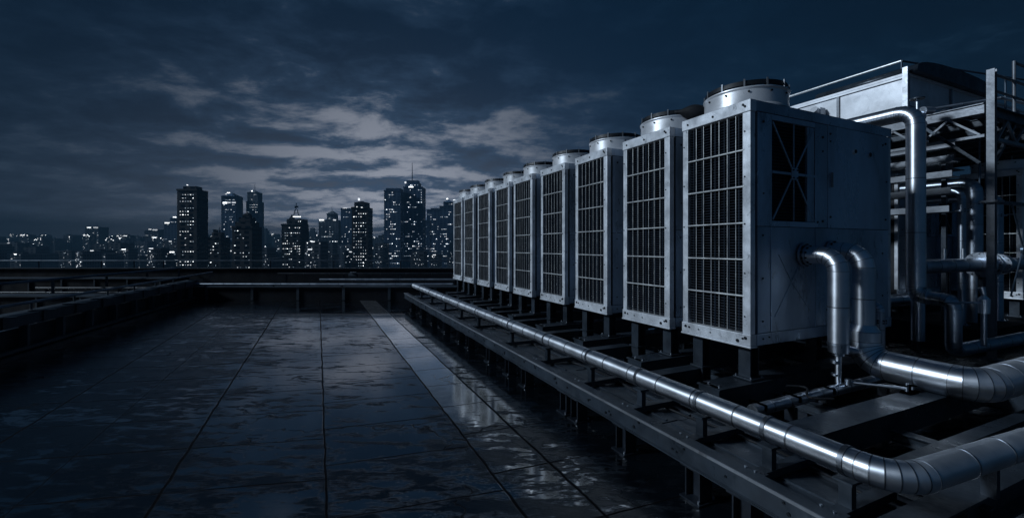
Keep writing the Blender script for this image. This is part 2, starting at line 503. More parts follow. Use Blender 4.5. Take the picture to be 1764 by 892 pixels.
# ------------------------------------------------------------------ pipes
def pipe(name, label, cat, pts, r, bend=.16, seam=.45, mt=None, gores=5, group=None, ends=True, k=28, band=.0022, loc=None):
    mt = mt or M_PIPE
    pts = [Vector(p) for p in pts]
    root = thing(name, label, cat, loc or tuple(pts[0]), group)
    bends = bend if isinstance(bend, (list, tuple)) else [bend] * (len(pts) - 2)
    cuts = []
    arcs = []
    for i in range(1, len(pts) - 1):
        a = (pts[i - 1] - pts[i]).normalized(); c = (pts[i + 1] - pts[i]).normalized()
        ang = math.pi - a.angle(c)
        tl = bends[i - 1] * math.tan(ang / 2)
        p0 = pts[i] + a * tl; p1 = pts[i] + c * tl
        n_ = a.cross(c).normalized()
        cen = pts[i] + (a + c).normalized() * (bends[i - 1] / math.cos(ang / 2))
        arcs.append((p0, p1, cen, n_, ang, -a, c))
    segs = []
    s0 = pts[0]
    for A in arcs:
        segs.append((s0, A[0])); s0 = A[1]
    segs.append((s0, pts[-1]))
    for si, (a, c) in enumerate(segs):
        L = (c - a).length
        if L < .01: continue
        d = (c - a).normalized(); n_ = perp(d)
        mb = MB()
        nseam = max(1, int(round(L / seam)))
        st = [0.0]
        for q in range(nseam + 1):
            st.append(q * L / nseam)
        pos = 0.0
        w = .0045
        for q in range(nseam + 1):
            sp = q * L / nseam
            lo, hi = max(0, sp - w), min(L, sp + w)
            if lo > pos:
                mb.strip(a + d * pos, d, r, a + d * lo, d, r, n_, k)
            rb = r + band
            mb.strip(a + d * lo, d, r, a + d * lo, d, rb, n_, k, 1, True)
            mb.strip(a + d * lo, d, rb, a + d * hi, d, rb, n_, k, 1)
            mb.strip(a + d * hi, d, rb, a + d * hi, d, r, n_, k, 1, True)
            pos = hi
        if ends and si == 0: mb.disc(a, d, r, k, 0, True)
        if ends and si == len(segs) - 1: mb.disc(c, d, r, k, 0)
        mb.build('pipe_section', [mt, M_BAND], root)
    for (p0, p1, cen, n_, ang, d0, d1) in arcs:
        mb = MB()
        prev = None
        for q in range(gores + 1):
            rot = Matrix.Rotation(-ang * q / gores, 3, n_)
            c = cen + rot @ (p0 - cen); d = rot @ d0
            if prev:
                mb.strip(prev[0], prev[1], r + .001, c, d, r + .001, n_, k)
                if q < gores:
                    mb.strip(c - d * .003, d, r + .001 + band * .5, c + d * .003, d, r + .001 + band * .6, n_, k, 1)
            prev = (c, d)
        mb.build('elbow', [mt, M_BAND], root)
    return root
def flange(root, c, d, r, th=.02, bolts=8, mt=None):
    c = Vector(c); d = Vector(d).normalized()
    mb = MB(); mb.cyl(c - d * th / 2, c + d * th / 2, r, 28)
    n_ = perp(d); n_ = (n_ - d * n_.dot(d)).normalized(); e = d.cross(n_)
    for i in range(bolts):
        t_ = 2 * math.pi * i / bolts
        p = c + n_ * (math.cos(t_) * r * .86) + e * (math.sin(t_) * r * .86)
        mb.cyl(p - d * (th / 2 + .014), p + d * (th / 2 + .014), .009, 6, 1)
    mb.build('flange', [mt or M_PIPE2, M_BOLT], root)

# pipes of the far end of the roof
far_labels = [
    (-9.7, -1.8, 12.98, .50, .045, 'long thin pipe lying on the far kerb wall, catching the light'),
    (-6.4, .6, 14.1, .56, .04, 'short bright pipe just behind the far kerb wall, right of its middle'),
    (-8.6, .8, 15.6, .66, .035, 'thin dark pipe between the far kerb wall and the roof edge wall'),
    (-13.8, -9.9, 12.3, .45, .04, 'upper of the two dark pipes behind the left steel barrier'),
    (-15.2, -10.8, 12.3, .32, .035, 'lower of the two dark pipes behind the left steel barrier'),
]
for r0, r1, d, z, rr, lab in far_labels:
    t = pipe('roof_pipe', lab, 'pipe', [fr(r0, d, z), fr(r1, d, z)], rr, seam=.9, mt=M_PIPE2 if d in (12.98, 14.1) else M_STEELD, k=12)
    q = r0 + .3
    while q < r1:
        MB().beam(fr(q, d, 0 if d != 12.98 else .432), fr(q, d, z - rr), .05, .05).build('support', M_STEELD, t)
        q += 2.1
for (r0, r1, d, z0, z1, lab) in ((-19, -10.4, 10.6, 0, .42, 'long low dark duct box behind the left barrier, nearer one'), (-20, -11.2, 14.2, 0, .60, 'long low dark duct box near the left roof edge, farther one')):
    t = thing('roof_duct', lab, 'duct', fr((r0 + r1) / 2, d, 0))
    fbox(MB(), r0, r1, d, d + .5, z0, z1 - .03).build('casing', M_CONC, t)
    fbox(MB(), r0, r1, d - .04, d + .54, z1 - .028, z1).build('lid', M_BARR, t)
    q = r0 + .5
    while q < r1:
        fbox(MB(), q, q + .05, d - .03, d - .001, z0, z1 - .029).build('strap', M_BARR, t); q += 1.1
# clutter: valve on the far pipes
t = thing('valve', 'small dark hand valve standing between the far roof pipes', 'valve', fr(-5.7, 15.2, 0))
MB().cyl(fr(-5.7, 15.2, 0), fr(-5.7, 15.2, .62), .04, 10).build('stem', M_STEELD, t)
MB().cyl(fr(-5.85, 15.2, .62), fr(-5.55, 15.2, .62), .08, 12).build('body', M_STEEL, t)
mb = MB(); mb.cyl(fr(-5.7, 15.2, .72), fr(-5.7, 15.2, .74), .11, 16); mb.build('handwheel', M_RAIL, t)

# ------------------------------------------------------------------ left barrier
def on_bar(s, off=0.0, z=0.0):
    """s metres along the left barrier from the frame's left edge; off = sideways towards the floor"""
    a = Vector((-7.35, 6.08)); c = Vector((-9.84, 13.3)); d = (c - a).normalized(); n_ = Vector((d.y, -d.x))
    p = a + d * s + n_ * off
    return fr(p.x, p.y, z)
BL = 7.64
t = thing('steel_barrier', 'low dark steel barrier with boxed top beam and straps left of the wet floor', 'barrier', on_bar(3, 0, 0))
s_ = -4.0
mb = MB()
mb.beam(on_bar(-4, -.16, .53), on_bar(BL, -.16, .53), .34, .17)
mb.build('top_beam', M_BARR, t, bevel=.006)
mb = MB(); mb.beam(on_bar(-4, .03, .11), on_bar(BL, .03, .11), .10, .05); mb.build('curb_rail', M_BARR, t)
mb = MB(); mb.beam(on_bar(-4, -.10, .20), on_bar(BL, -.10, .20), .03, .40); mb.build('web_plate', M_STEELD, t)
mb = MB(); mb.beam(on_bar(-4, -.02, .03), on_bar(BL, -.02, .03), .28, .06); mb.build('base_rail', M_STEELD, t)
k = 0
s_ = -3.6
while s_ < BL:
    MB().beam(on_bar(s_, -.02, .06), on_bar(s_, -.02, .44), .07, .10).build('post', M_BARR, t)
    mb = MB()
    mb.beam(on_bar(s_ + .35, .022, .45), on_bar(s_ + .35, .022, .63), .05, .016)
    mb.beam(on_bar(s_ + .325, .0, .624), on_bar(s_ + .375, .0, .624), .34, .012, off=0)
    mb.box(0, 0, 0, 0, 0, 0) if False else None
    mb.build('strap', M_STEEL, t)
    s_ += .82
t2 = thing('hand_rail', 'dark round rail carried on stubs above the left steel barrier', 'railing', on_bar(3, -.28, .62))
MB().cyl(on_bar(-4, -.28, .735), on_bar(BL + 2.2, -.28, .735), .026, 10).build('rail', M_RAIL, t2)
s_ = -3.3
while s_ < BL:
    MB().cyl(on_bar(s_, -.28, .616), on_bar(s_, -.28, .73), .018, 8).build('stub', M_BARR, t2)
    s_ += 1.1
t3 = thing('hand_rail', 'long dark rail on tall posts, farther left beyond the steel barrier', 'railing', fr(-12.6, 13, 0))
MB().cyl(fr(-11.0, 4.0, .76), fr(-13.2, 16.9, .80), .035, 10).build('rail', M_RAIL, t3)
for q in range(8):
    f = q / 7.0
    MB().beam(fr(-11.0 - 2.2 * f, 4.0 + 12.8 * f, 0), fr(-11.0 - 2.2 * f, 4.0 + 12.8 * f, .74), .05, .05).build('post', M_BARR, t3)

# ------------------------------------------------------------------ condenser units
UW, UD, UH = 2.5, .83, 2.4
def make_unit():
    root = thing('condenser_unit', '', 'condenser unit', (0, 0, 0), 'condenser units standing in a long row')
    L = dict(parent=root, local=True)
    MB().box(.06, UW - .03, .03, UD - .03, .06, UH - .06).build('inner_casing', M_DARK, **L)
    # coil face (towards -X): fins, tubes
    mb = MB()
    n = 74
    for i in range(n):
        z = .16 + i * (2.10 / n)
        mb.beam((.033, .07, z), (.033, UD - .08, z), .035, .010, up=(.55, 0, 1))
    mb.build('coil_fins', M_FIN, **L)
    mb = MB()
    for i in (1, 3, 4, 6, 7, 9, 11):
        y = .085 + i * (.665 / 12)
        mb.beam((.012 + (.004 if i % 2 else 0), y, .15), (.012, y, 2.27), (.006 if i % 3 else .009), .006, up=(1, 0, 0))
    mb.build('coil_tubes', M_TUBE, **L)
    mb = MB()
    for i in range(1, 7):
        y = .07 + i * (.68 / 7)
        mb.cyl((.002, y, .14), (.002, y, 2.28), .0035, 6, caps=False)
    for i in range(1, 6):
        z = .14 + i * (2.14 / 6)
        mb.cyl((-.006, .065, z), (-.006, UD - .07, z), .0095, 8, caps=False)
    mb.build('wire_guard', M_WIRE, **L)
    # posts
    for (x0, x1, y0, y1) in ((-.012, .06, 0, .085), (-.012, .06, UD - .072, UD), (UW - .06, UW, 0, .06), (UW - .06, UW, UD - .06, UD)):
        mb = MB(); mb.box(x0, x1, y0, y1, .13, UH - .115)
        if x0 < 0:
            for z in (.3, .72, 1.2, 1.66, 2.1):
                yy = (y0 + y1) / 2 + .016
                mb.cyl((x0 - .005, yy, z), (x0 + .002, yy, z), .008, 8, 1)
        mb.build('corner_post', [M_ALU, M_BOLT], bevel=.006, **L)
    mb = MB()
    mb.box(-.02, .07, -.006, UD + .006, UH - .115, UH)
    for y in (.05, .07, UD - .08, .42):
        mb.cyl((-.027, y, UH - .06 + (.02 if y == .07 else 0)), (-.018, y, UH - .06 + (.02 if y == .07 else 0)), .012, 8, 1)
    mb.build('top_rail', [M_ALU, M_BOLT], bevel=.005, **L)
    mb = MB()
    mb.box(-.02, .07, -.006, UD + .006, .02, .13)
    mb.box(-.028, .075, -.012, UD + .012, 0, .018)
    for y, z, rr in ((.045, .095, .016), (.075, .085, .010), (UD - .05, .09, .015), (UD - .10, .085, .011), (.13, .055, .017), (.45, .075, .007), (.6, .08, .007)):
        mb.cyl((-.028, y, z), (-.018, y, z), rr, 8, 1)
    mb.build('bottom_rail', [M_ALU, M_BOLT], bevel=.004, **L)
    # top deck
    mb = MB(); mb.box(.071, UW, 0, UD, UH - .05, UH - .004)
    mb.box(.071, UW, -.006, .0, UH - .105, UH - .002)
    mb.build('roof_panel', M_PANEL, bevel=.004, **L)
    # side panels on the -Y and +Y face
    for side in (0, 1):
        ys = (-.004, .022) if side == 0 else (UD - .022, UD + .004)
        yo = -1 if side == 0 else 1
        yf = ys[0] if side == 0 else ys[1]
        def plate(nm, x0, x1, z0, z1, proud=0.0, holes=()):
            mb = MB(); mb.box(x0, x1, min(ys[0], ys[0] + yo * proud), max(ys[1], ys[1] + yo * proud), z0, z1)
            for (hx, hz, rr) in holes:
                mb.cyl((hx, yf + yo * proud - yo * .001, hz), (hx, yf + yo * (proud + .007), hz), rr, 8, 1)
            return mb.build(nm, [M_PANEL, M_BOLT], bevel=.003, **L)
        plate('side_panel', .09, 2.435, .135, 1.175, 0, [(.16, .25 + i * .42, .009) for i in range(3)] + [(1.2, .3, .009), (1.2, .8, .009), (2.3, .9, .010), (2.3, .4, .01)])
        plate('side_rail', .075, 2.495, .02, .13, .004, [(.16, .08, .009), (.25, .09, .009), (1.3, .08, .01), (2.2, .08, .01)])
        plate('side_panel', .09, .30, 1.18, 2.29, .0, [(.17, 1.5, .008), (.17, 2.2, .012)])
        dp_ = plate('door_panel', 1.22, 2.435, 1.18, 2.29, .004, [(1.26, 1.3, .012), (1.26, 2.2, .012), (1.26, 2.12, .009), (2.36, 2.2, .014), (2.3, 2.18, .010), (2.38, 1.75, .009), (2.36, 1.3, .012)])
        mb = MB(); mb.beam((1.27, yf + yo * .018, 1.62), (1.27, yf + yo * .018, 1.78), .02, .012, up=(0, 1, 0)); mb.build('door_handle', M_FRAME, dp_, local=True)
        plate('side_panel', 1.0, 1.215, 1.18, 2.29, 0, [(1.13, 1.25, .012), (1.13, 2.15, .014), (1.13, 2.0, .010), (1.04, 1.24, .010)])
        plate('side_panel', .302, .998, 1.18, 1.235, 0)
        plate('side_panel', .302, .998, 2.235, 2.29, 0)
        # thin seams
        mb = MB()
        for x in (.28, 1.0):
            mb.box(x - .004, x + .004, min(yf, yf + yo * .006), max(yf, yf + yo * .006), .14, 1.17)
        mb.beam((.40, yf, .90), (.60, yf, .62), .006, .010, up=(0, 1, 0)); mb.beam((.80, yf, .90), (.60, yf, .62), .006, .010, up=(0, 1, 0))
        mb.beam((.60, yf, .62), (.34, yf, .28), .006, .010, up=(0, 1, 0)); mb.beam((.60, yf, .62), (.92, yf, .30), .005, .010, up=(0, 1, 0))
        mb.build('panel_crease', M_PANEL, **L)
        # opening: louvres, brace
        mb = MB()
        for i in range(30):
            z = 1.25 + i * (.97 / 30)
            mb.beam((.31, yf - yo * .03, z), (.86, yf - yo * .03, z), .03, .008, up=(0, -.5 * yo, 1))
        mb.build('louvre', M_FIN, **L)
        mb = MB(); mb.box(.87, .985, min(yf - yo * .004, yf - yo * .03), max(yf - yo * .004, yf - yo * .03), 1.24, 2.23)
        mb.build('opening_jamb', M_PANEL, **L)
        mb = MB()
        yb = yf - yo * .004
        mb.beam((.315, yb, 1.25), (.985, yb, 2.22), .018, .012, up=(0, 1, 0))
        mb.beam((.315, yb - yo * .002, 2.22), (.985, yb - yo * .002, 1.25), .018, .012, up=(0, 1, 0))
        mb.beam((.305, yb, 1.72), (.995, yb, 1.72), .026, .014, up=(0, 1, 0))
        mb.beam((.65, yb - yo * .004, 1.24), (.65, yb - yo * .004, 2.23), .012, .012, up=(0, 1, 0))
        mb.box(.60, .70, min(yb, yb + yo * .014), max(yb, yb + yo * .014), 1.66, 1.78)
        for hx, hz in ((.62, 1.68), (.68, 1.68), (.62, 1.76), (.68, 1.76)):
            mb.cyl((hx, yb, hz), (hx, yb + yo * .022, hz), .008, 8, 1)
        mb.build('cross_brace', [M_PANEL, M_BOLT], bevel=.002, **L)
        # gland hole with its stain ring
        mb = MB(); mb.cyl((1.72, yf, 2.05), (1.72, yf + yo * .014, 2.05), .035, 16); mb.cyl((1.72, yf + yo * .0142, 2.05), (1.72, yf + yo * .02, 2.05), .022, 16, 1)
        mb.build('gland', [M_ALU, M_BOLT], **L)
        mb = MB(); mb.cyl((2.02, yf, 2.04), (2.02, yf + yo * .014, 2.04), .035, 16); mb.cyl((2.02, yf + yo * .0142, 2.04), (2.02, yf + yo * .018, 2.04), .025, 16, 1)
        mb.build('gauge', [M_PANEL, M_BOLT], **L)
    # fan
    cx, cy = .47, UD / 2
    mb = MB()
    Z = UH
    prof = [(.428, Z - .003), (.422, Z + .015), (.408, Z + .035), (.406, Z + .17), (.418, Z + .186), (.418, Z + .196)]
    up = (0, 0, 1)
    for (ra, za), (rb, zb) in zip(prof, prof[1:]):
        mb.strip((cx, cy, za), up, ra, (cx, cy, zb), up, rb, (1, 0, 0), 56)
    mb.strip((cx, cy, Z + .196), up, .418, (cx, cy, Z + .196), up, .398, (1, 0, 0), 56, 0, True)
    mb.strip((cx, cy, Z + .196), up, .385, (cx, cy, Z - .0), up, .382, (1, 0, 0), 56, 1)
    for i in range(12):
        a = i * math.pi / 6 + .2
        p = Vector((cx + .407 * math.cos(a), cy + .407 * math.sin(a), Z + .145)); d = Vector((math.cos(a), math.sin(a), 0))
        mb.cyl(p - d * .002, p + d * .012, .010, 8, 2)
    mb.build('fan_shroud', [M_SHROUD, M_DARK, M_BOLT], **L)
    # guard: dark hoop on stand-offs with rings and spokes
    mb = MB()
    def hoop(r, z, t_, k=40):
        for i in range(k):
            a0 = 2 * math.pi * i / k; a1 = 2 * math.pi * (i + 1) / k
            mb.cyl((cx + r * math.cos(a0), cy + r * math.sin(a0), z), (cx + r * math.cos(a1), cy + r * math.sin(a1), z), t_, 5, caps=False)
    mb.strip((cx, cy, Z + .214), up, .410, (cx, cy, Z + .262), up, .398, (1, 0, 0), 48)
    mb.strip((cx, cy, Z + .262), up, .372, (cx, cy, Z + .214), up, .384, (1, 0, 0), 48)
    mb.strip((cx, cy, Z + .262), up, .385, (cx, cy, Z + .262), up, .372, (1, 0, 0), 48, 0, True)
    for r in (.10, .17, .24, .31): hoop(r, Z + .268 + (.37 - r) * .06, .004, 30)
    for i in range(12):
        a = i * math.pi / 6
        mb.cyl((cx + .38 * math.cos(a), cy + .38 * math.sin(a), Z + .262), (cx, cy, Z + .284), .005, 5)
    for i in range(12):
        a = i * math.pi / 6 + .1
        c_, s2 = math.cos(a), math.sin(a)
        mb.beam((cx + .410 * c_, cy + .410 * s2, Z + .188), (cx + .408 * c_, cy + .408 * s2, Z + .275), .016, .008, 1, up=(c_, s2, 0))
    mb.build('fan_guard', [M_DARK, M_FRAME], **L)
    mb = MB(); mb.cyl((cx, cy, Z + .04), (cx, cy, Z + .16), .075, 20)
    for i in range(6):
        a = i * math.pi / 3
        d = Vector((math.cos(a), math.sin(a), 0)); e = Vector((-d.y, d.x, 0)); c0 = Vector((cx, cy, Z + .10))
        b0 = len(mb.v)
        for q in range(5):
            f = q / 4.0
            cc_ = c0 + d * (.07 + f * .285); w_ = .05 + .05 * f; tw = .045 * (1 - .5 * f)
            mb.v += [tuple(cc_ - e * w_ + Vector((0, 0, -tw))), tuple(cc_ + e * w_ + Vector((0, 0, tw)))]
        for q in range(4):
            mb.face([b0 + 2 * q, b0 + 2 * q + 1, b0 + 2 * q + 3, b0 + 2 * q + 2], 0, True)
    rot_ = mb.build('fan_rotor', M_BLADE, **L)
    mb = MB(); mb.cyl((cx, cy, Z + .1601), (cx, cy, Z + .205), .05, 16, r1=.03); mb.build('hub_cap', M_DARK, rot_, local=True)
    # legs
    for (x, y, tall) in ((.14, .13, 0), (.14, .70, 1), (2.2, .13, 0), (2.2, .70, 1)):
        mb = MB()
        z0 = -.335 if not tall else -.665
        mb.hsec((x, y, z0 + .018), (x, y, -.014), .13, .13, .012, up=(1, 0, 0))
        mb.box(x - .095, x + .095, y - .085, y + .085, -.0135, -.001)
        mb.box(x - .10, x + .10, y - .10, y + .10, z0 + .002, z0 + .017)
        if tall: mb.box(x - .09, x + .09, y - .085, y + .085, -.36, -.34)
        for sx in (-.08, .08):
            for sy in (-.08, .08):
                mb.cyl((x + sx, y + sy, z0 + .017), (x + sx, y + sy, z0 + .035), .010, 6, 1)
        mb.build('leg', [M_STEEL, M_PIPE2], bevel=.002, **L)
    return root

unit_Y = [2.75, 3.79, 4.965, 6.14, 7.30, 8.43, 9.56, 10.69, 11.74]
UX, UZ = 3.79, .672
unit_labels = [
    'nearest silver condenser unit, its piped end panel with a cross-braced opening facing us',
    'second condenser unit of the long row, with the black cover on its fan',
    'third condenser unit of the long row, next beyond the one with black cover',
    'fourth condenser unit from the front of the row, midway on the right of the city',
    'fifth condenser unit of the row, the middle one of nine',
    'sixth condenser unit of the row, counted from the piped front unit',
    'third condenser unit from the far end of the row',
    'last but one condenser unit at the far end of the row',
    'farthest condenser unit, a narrow strip beside the city towers',
]
proto = make_unit()
cache(proto)
for i, y in enumerate(unit_Y):
    o = proto if i == 0 else copy_tree(proto)
    o.location = (UX + (0, .01, -.006, .008, -.01, .012, 0, -.01, .005)[i], y, UZ)
    o.rotation_euler = (0, 0, R((0, .5, -.4, .3, .6, -.5, .2, -.3, .4)[i]))
    o['label'] = unit_labels[i]
# units of the row behind
for (x, y, rz, lab) in ((12.75, 5.2, math.pi, 'dark condenser unit behind the twin tall pipes, under the steel platform'),
                        (11.7, 3.15, 0, 'dark condenser unit at the right edge, behind the steel column')):
    o = copy_tree(proto); o.location = (x, y, UZ + .012); o.rotation_euler = (0, 0, rz); o['label'] = lab
    o['group'] = 'condenser units in the dark row behind'

# piece of black sheet lying on the second fan
mb = MB()
nU, nV = 18, 10
cx0, cy0, cz0 = 4.24, 3.80, 3.30
b0 = len(mb.v)
for i in range(nU + 1):
    for j in range(nV):
        f = i / nU; th = 2 * math.pi * j / nV
        wdt = .012 + .105 * math.sin(math.pi * max(0, min(1, f ** 1.5))) ** .7 * (1 + .2 * math.sin(5 * f + 1))
        hgt = .012 + .085 * math.sin(math.pi * max(0, min(1, f ** 1.5))) ** .7 * (1 + .25 * math.sin(7 * f))
        x = cx0 - .26 + f * .42; y = cy0 + .10 - f * .26
        n_ = Vector((.53, .85, 0))
        p = Vector((x, y, cz0 - .03 * f)) + n_ * (math.cos(th) * wdt) + Vector((0, 0, math.sin(th) * hgt + .01 * math.sin(9 * f + j)))
        mb.v.append(tuple(p))
for i in range(nU):
    for j in range(nV):
        k = (j + 1) % nV
        mb.face([b0 + i * nV + j, b0 + i * nV + k, b0 + (i + 1) * nV + k, b0 + (i + 1) * nV + j], 0, True)
mb.face([b0 + j for j in range(nV)][::-1]); mb.face([b0 + nU * nV + j for j in range(nV)])
tag(mb.build('black_cover', M_RUBBER), 'crumpled black cover lying over the rim of the second fan', 'cover')

# ------------------------------------------------------------------ steel skid
sk = thing('steel_skid', 'dark steel skid frame carrying the row of condenser units and the long bright pipe', 'steel frame', (4.2, 6, 0))
BX = 2.2
Y0, Y1 = .98, 12.05
mb = MB()
mb.box(BX, BX + .012, Y0, Y1, .235, .35)
mb.box(BX - .006, BX + .085, Y0, Y1, .3505, .362)
mb.box(BX - .006, BX + .085, Y0, Y1, .222, .2345)
y = Y0 + .1
random.seed(5)
while y < Y1:
    for _ in range(random.choice((1, 2, 2, 3))):
        yy = y + random.uniform(-.07, .07); zz = random.uniform(.26, .33)
        mb.cyl((BX - .006, yy, zz), (BX + .004, yy, zz), random.uniform(.007, .013), 8, 1)
    y += random.uniform(.22, .42)
mb.build('outer_beam', [M_STEEL, M_BOLT], sk)
mb = MB(); mb.box(BX - .016, BX - .0065, Y0, Y1, .346, .3625); mb.build('edge_strip', M_FRAME, sk)  # paler strip added to imitate the bright highlight along the beam's top edge
mb = MB(); mb.box(BX - .016, BX - .0065, Y0, Y1, .2225, .231); mb.build('edge_strip', M_STEEL, sk)
# inner long beams
for x, z0, z1, w in ((3.02, .20, .30, .07), (3.30, .16, .24, .06), (4.2, .10, .19, .10), (6.1, .06, .33, .12)):
    mb = MB(); mb.hsec((x, 1.0, (z0 + z1) / 2), (x, 12.5, (z0 + z1) / 2), w, z1 - z0, .01); mb.build('inner_beam', M_STEEL, sk)
# deck plates between the outer beam and the next
y = 1.02
i = 0
while y < 11.9:
    L_ = 1.5
    mb = MB(); y1 = min(y + L_ - .012, 12.0)
    mb.box(2.29, 2.60, y, y1, .262 + .003 * (i % 2), .274 + .003 * (i % 2))
    mb.box(2.61, 2.95, y, y1, .254, .266 + .003 * ((i + 1) % 2))
    for x in (2.40, 2.50, 2.75, 2.85):
        mb.box(x, x + .02, y + .02, y1 - .02, .2665, .285)
    mb.build('deck_plate', M_STEEL, sk)
    y += L_; i += 1
# cross beams along X, closed boxes with end plates, one below each near unit leg
def cross(x0, x1, y, w=.26, z0=.12, z1=.331, nm='cross_beam'):
    mb = MB()
    mb.box(x0, x1, y - w / 2, y + w / 2, z1 - .014, z1)
    mb.box(x0 + .01, x1, y - w / 2 + .015, y - w / 2 + .03, z0, z1 - .0145)
    mb.box(x0 + .01, x1, y + w / 2 - .03, y + w / 2 - .015, z0, z1 - .0145)
    mb.box(x0 + .012, x0 + .026, y - w / 2 + .031, y + w / 2 - .031, z0, z1 - .0145)
    for q in (.07, .19):
        mb.cyl((x0 + .08, y - w / 2 + q, z1), (x0 + .08, y - w / 2 + q, z1 + .012), .012, 6, 1)
        mb.beam((x0 + .02, y - w / 2 + q - .03, z1 + .012), (x0 + .02, y - w / 2 + q + .05, z1 + .012), .02, .008, 1)
    mb.build(nm, [M_STEEL, M_PIPE2], sk)
for i, y in enumerate(unit_Y):
    cross(3.36, 6.5, y + .13)
    if i: cross(2.98, 3.9, y - .30, .16, .14, .30)
cross(3.08, 8.2, 1.92, .24)
mb = MB()
mb.hsec((2.2, 1.06, .25), (8.2, .98, .25), .14, .19, .014)
mb.build('front_beam', M_STEEL, sk)
mb = MB(); mb.hsec((3.0, 1.45, .20), (8.2, 1.40, .20), .10, .12, .01); mb.build('cross_beam', M_STEEL, sk)
# legs of the outer beam
for y in (1.67, 2.02, 2.74, 3.42, 3.62, 4.52, 5.0, 5.68, 6.6, 7.1, 8.0, 9.0, 10.0, 11.2):
    mb = MB()
    x = BX + .07
    mb.hsec((x, y, .013), (x, y, .209), .11, .12, .010, up=(0, 1, 0))
    mb.box(x - .085, x + .085, y - .08, y + .08, .001, .0125)
    mb.box(x - .08, x + .08, y - .08, y + .08, .2095, .2215)
    for sx in (-.065, .065): mb.cyl((x + sx, y - .06, .0125), (x + sx, y - .06, .03), .009, 6, 1)
    mb.build('leg', [M_STEELD, M_PIPE2], sk)
for x, y in ((3.3, 1.06), (4.6, 1.05), (6.0, 1.03), (7.4, 1.0), (4.2, 1.92), (5.6, 1.92), (7.2, 1.92), (3.02, 1.3), (3.02, 2.6), (3.02, 4.0), (3.02, 5.5), (3.02, 7), (3.02, 9), (6.1, 2.4), (6.1, 4), (6.1, 6), (6.1, 8), (4.2, 2.5), (4.2, 5), (4.2, 8)):
    mb = MB(); top = {3.02: .195, 6.1: .055, 4.2: .095}.get(x, .15)
    if y == 1.92: top = .115
    mb.box(x - .05, x + .05, y - .05, y + .05, .001, top); mb.build('leg', M_STEELD, sk)
# pipe supports on the skid
sup_Y = [1.25, 1.66, 2.15, 2.76, 3.47, 4.34, 5.35, 6.68, 7.63, 8.75, 9.9, 11.0]
for i, y in enumerate(sup_Y):
    mb = MB()
    mb.box(2.26, 2.84, y - .035, y + .035, .29, .335)
    mb.box(2.24, 2.34, y - .07, y + .03, .3355, .352)
    mb.box(2.425, 2.467, y - .03, y + .03, .3355, .46)
    mb.box(2.40, 2.495, y - .045, y + .045, .4605, .4745)
    for q in (-.03, .03): mb.cyl((2.28, y + q, .352), (2.28, y + q, .368), .009, 6, 1)
    mb.box(2.2 - .004, 2.2 - .0065 + .002, y - .05, y + .05, .245, .34) if False else None
    mb.build('pipe_support', [M_STEEL, M_PIPE2], sk)

# loose cables and a junction box on the skid deck
def cable(label, pts, r_):
    mb = MB()
    for a, c in zip(pts, pts[1:]): mb.cyl(a, c, r_, 8, caps=False)
    tag(mb.build('cable', M_RUBBER), label, 'cable')
rg = random.Random(9)
pts = []
for i in range(60):
    y = 1.3 + i * .17
    pts.append((2.72 + .05 * math.sin(i * .55) + rg.uniform(-.008, .008), y, .296))
cable('long black cable wandering along the deck plates beneath the bright pipe', pts, .009)
pts = [(4.0 + .12 * math.sin(i * .5), 2.55 - i * .03, .345 + .0 * i) for i in range(14)]
cable('short black cable looped on the first cross beam', pts, .010)
# ------------------------------------------------------------------ the long bright pipe
PX, PZ, PR = 2.446, .565, .071
lp = pipe('insulated_pipe', 'long shiny metal-clad pipe running beside the wet floor and bending right in the foreground', 'pipe',
          [(PX, 11.9, PZ), (PX, 1.03, PZ), (7.6, .66, PZ)], PR, bend=.17, seam=.33, gores=6, k=40)
for y in sup_Y:
    mb = MB()
    mb.strip((PX, y - .012, PZ), (0, 1, 0), PR + .006, (PX, y + .012, PZ), (0, 1, 0), PR + .006, (0, 0, 1), 32)
    mb.strip((PX, y - .012, PZ), (0, 1, 0), PR, (PX, y - .012, PZ), (0, 1, 0), PR + .006, (0, 0, 1), 32, 0, True)
    mb.build('clamp', M_BAND, lp)
for x in (3.2, 4.2, 5.4, 6.8):
    yy = 1.03 - (x - PX) * .37 / 5.154
    MB().box(x - .02, x + .02, yy - .03, yy + .03, .346, PZ - PR - .003).build('support', M_STEEL, lp)

# ------------------------------------------------------------------ pipes of the first unit
UY = 2.75
p1 = pipe('insulated_pipe', 'left one of the two gooseneck pipes on the piped end panel, with a bolted flange', 'pipe',
          [(4.585, UY - .012, 1.565), (4.585, 2.42, 1.565), (4.585, 2.42, .72)], .086, bend=.15, seam=.34, gores=4, k=32, mt=M_PIPE)
flange(p1, (4.585, UY - .03, 1.565), (0, 1, 0), .125, .022, 10)
flange(p1, (4.585, UY - .062, 1.565), (0, 1, 0), .105, .018, 10)
flange(p1, (4.585, 2.42, .71), (0, 0, 1), .09, .02, 8)
mb = MB(); mb.cyl((4.585, 2.42, .70), (4.585, 2.42, .63), .086, 28, r1=.082); mb.cyl((4.585, 2.42, .63), (4.585, 2.42, .60), .05, 20); mb.build('reducer', M_PIPE2, p1)
MB().cyl((4.585, 2.42, .60), (4.585, 2.42, .335), .027, 16).build('drain', M_PIPE, p1)
mb = MB(); mb.cyl((4.585, 2.44, .52), (4.585, 2.44, .55), .045, 16); mb.cyl((4.585, 2.44, .40), (4.585, 2.44, .42), .04, 16); mb.build('coupling', M_PIPE2, p1)
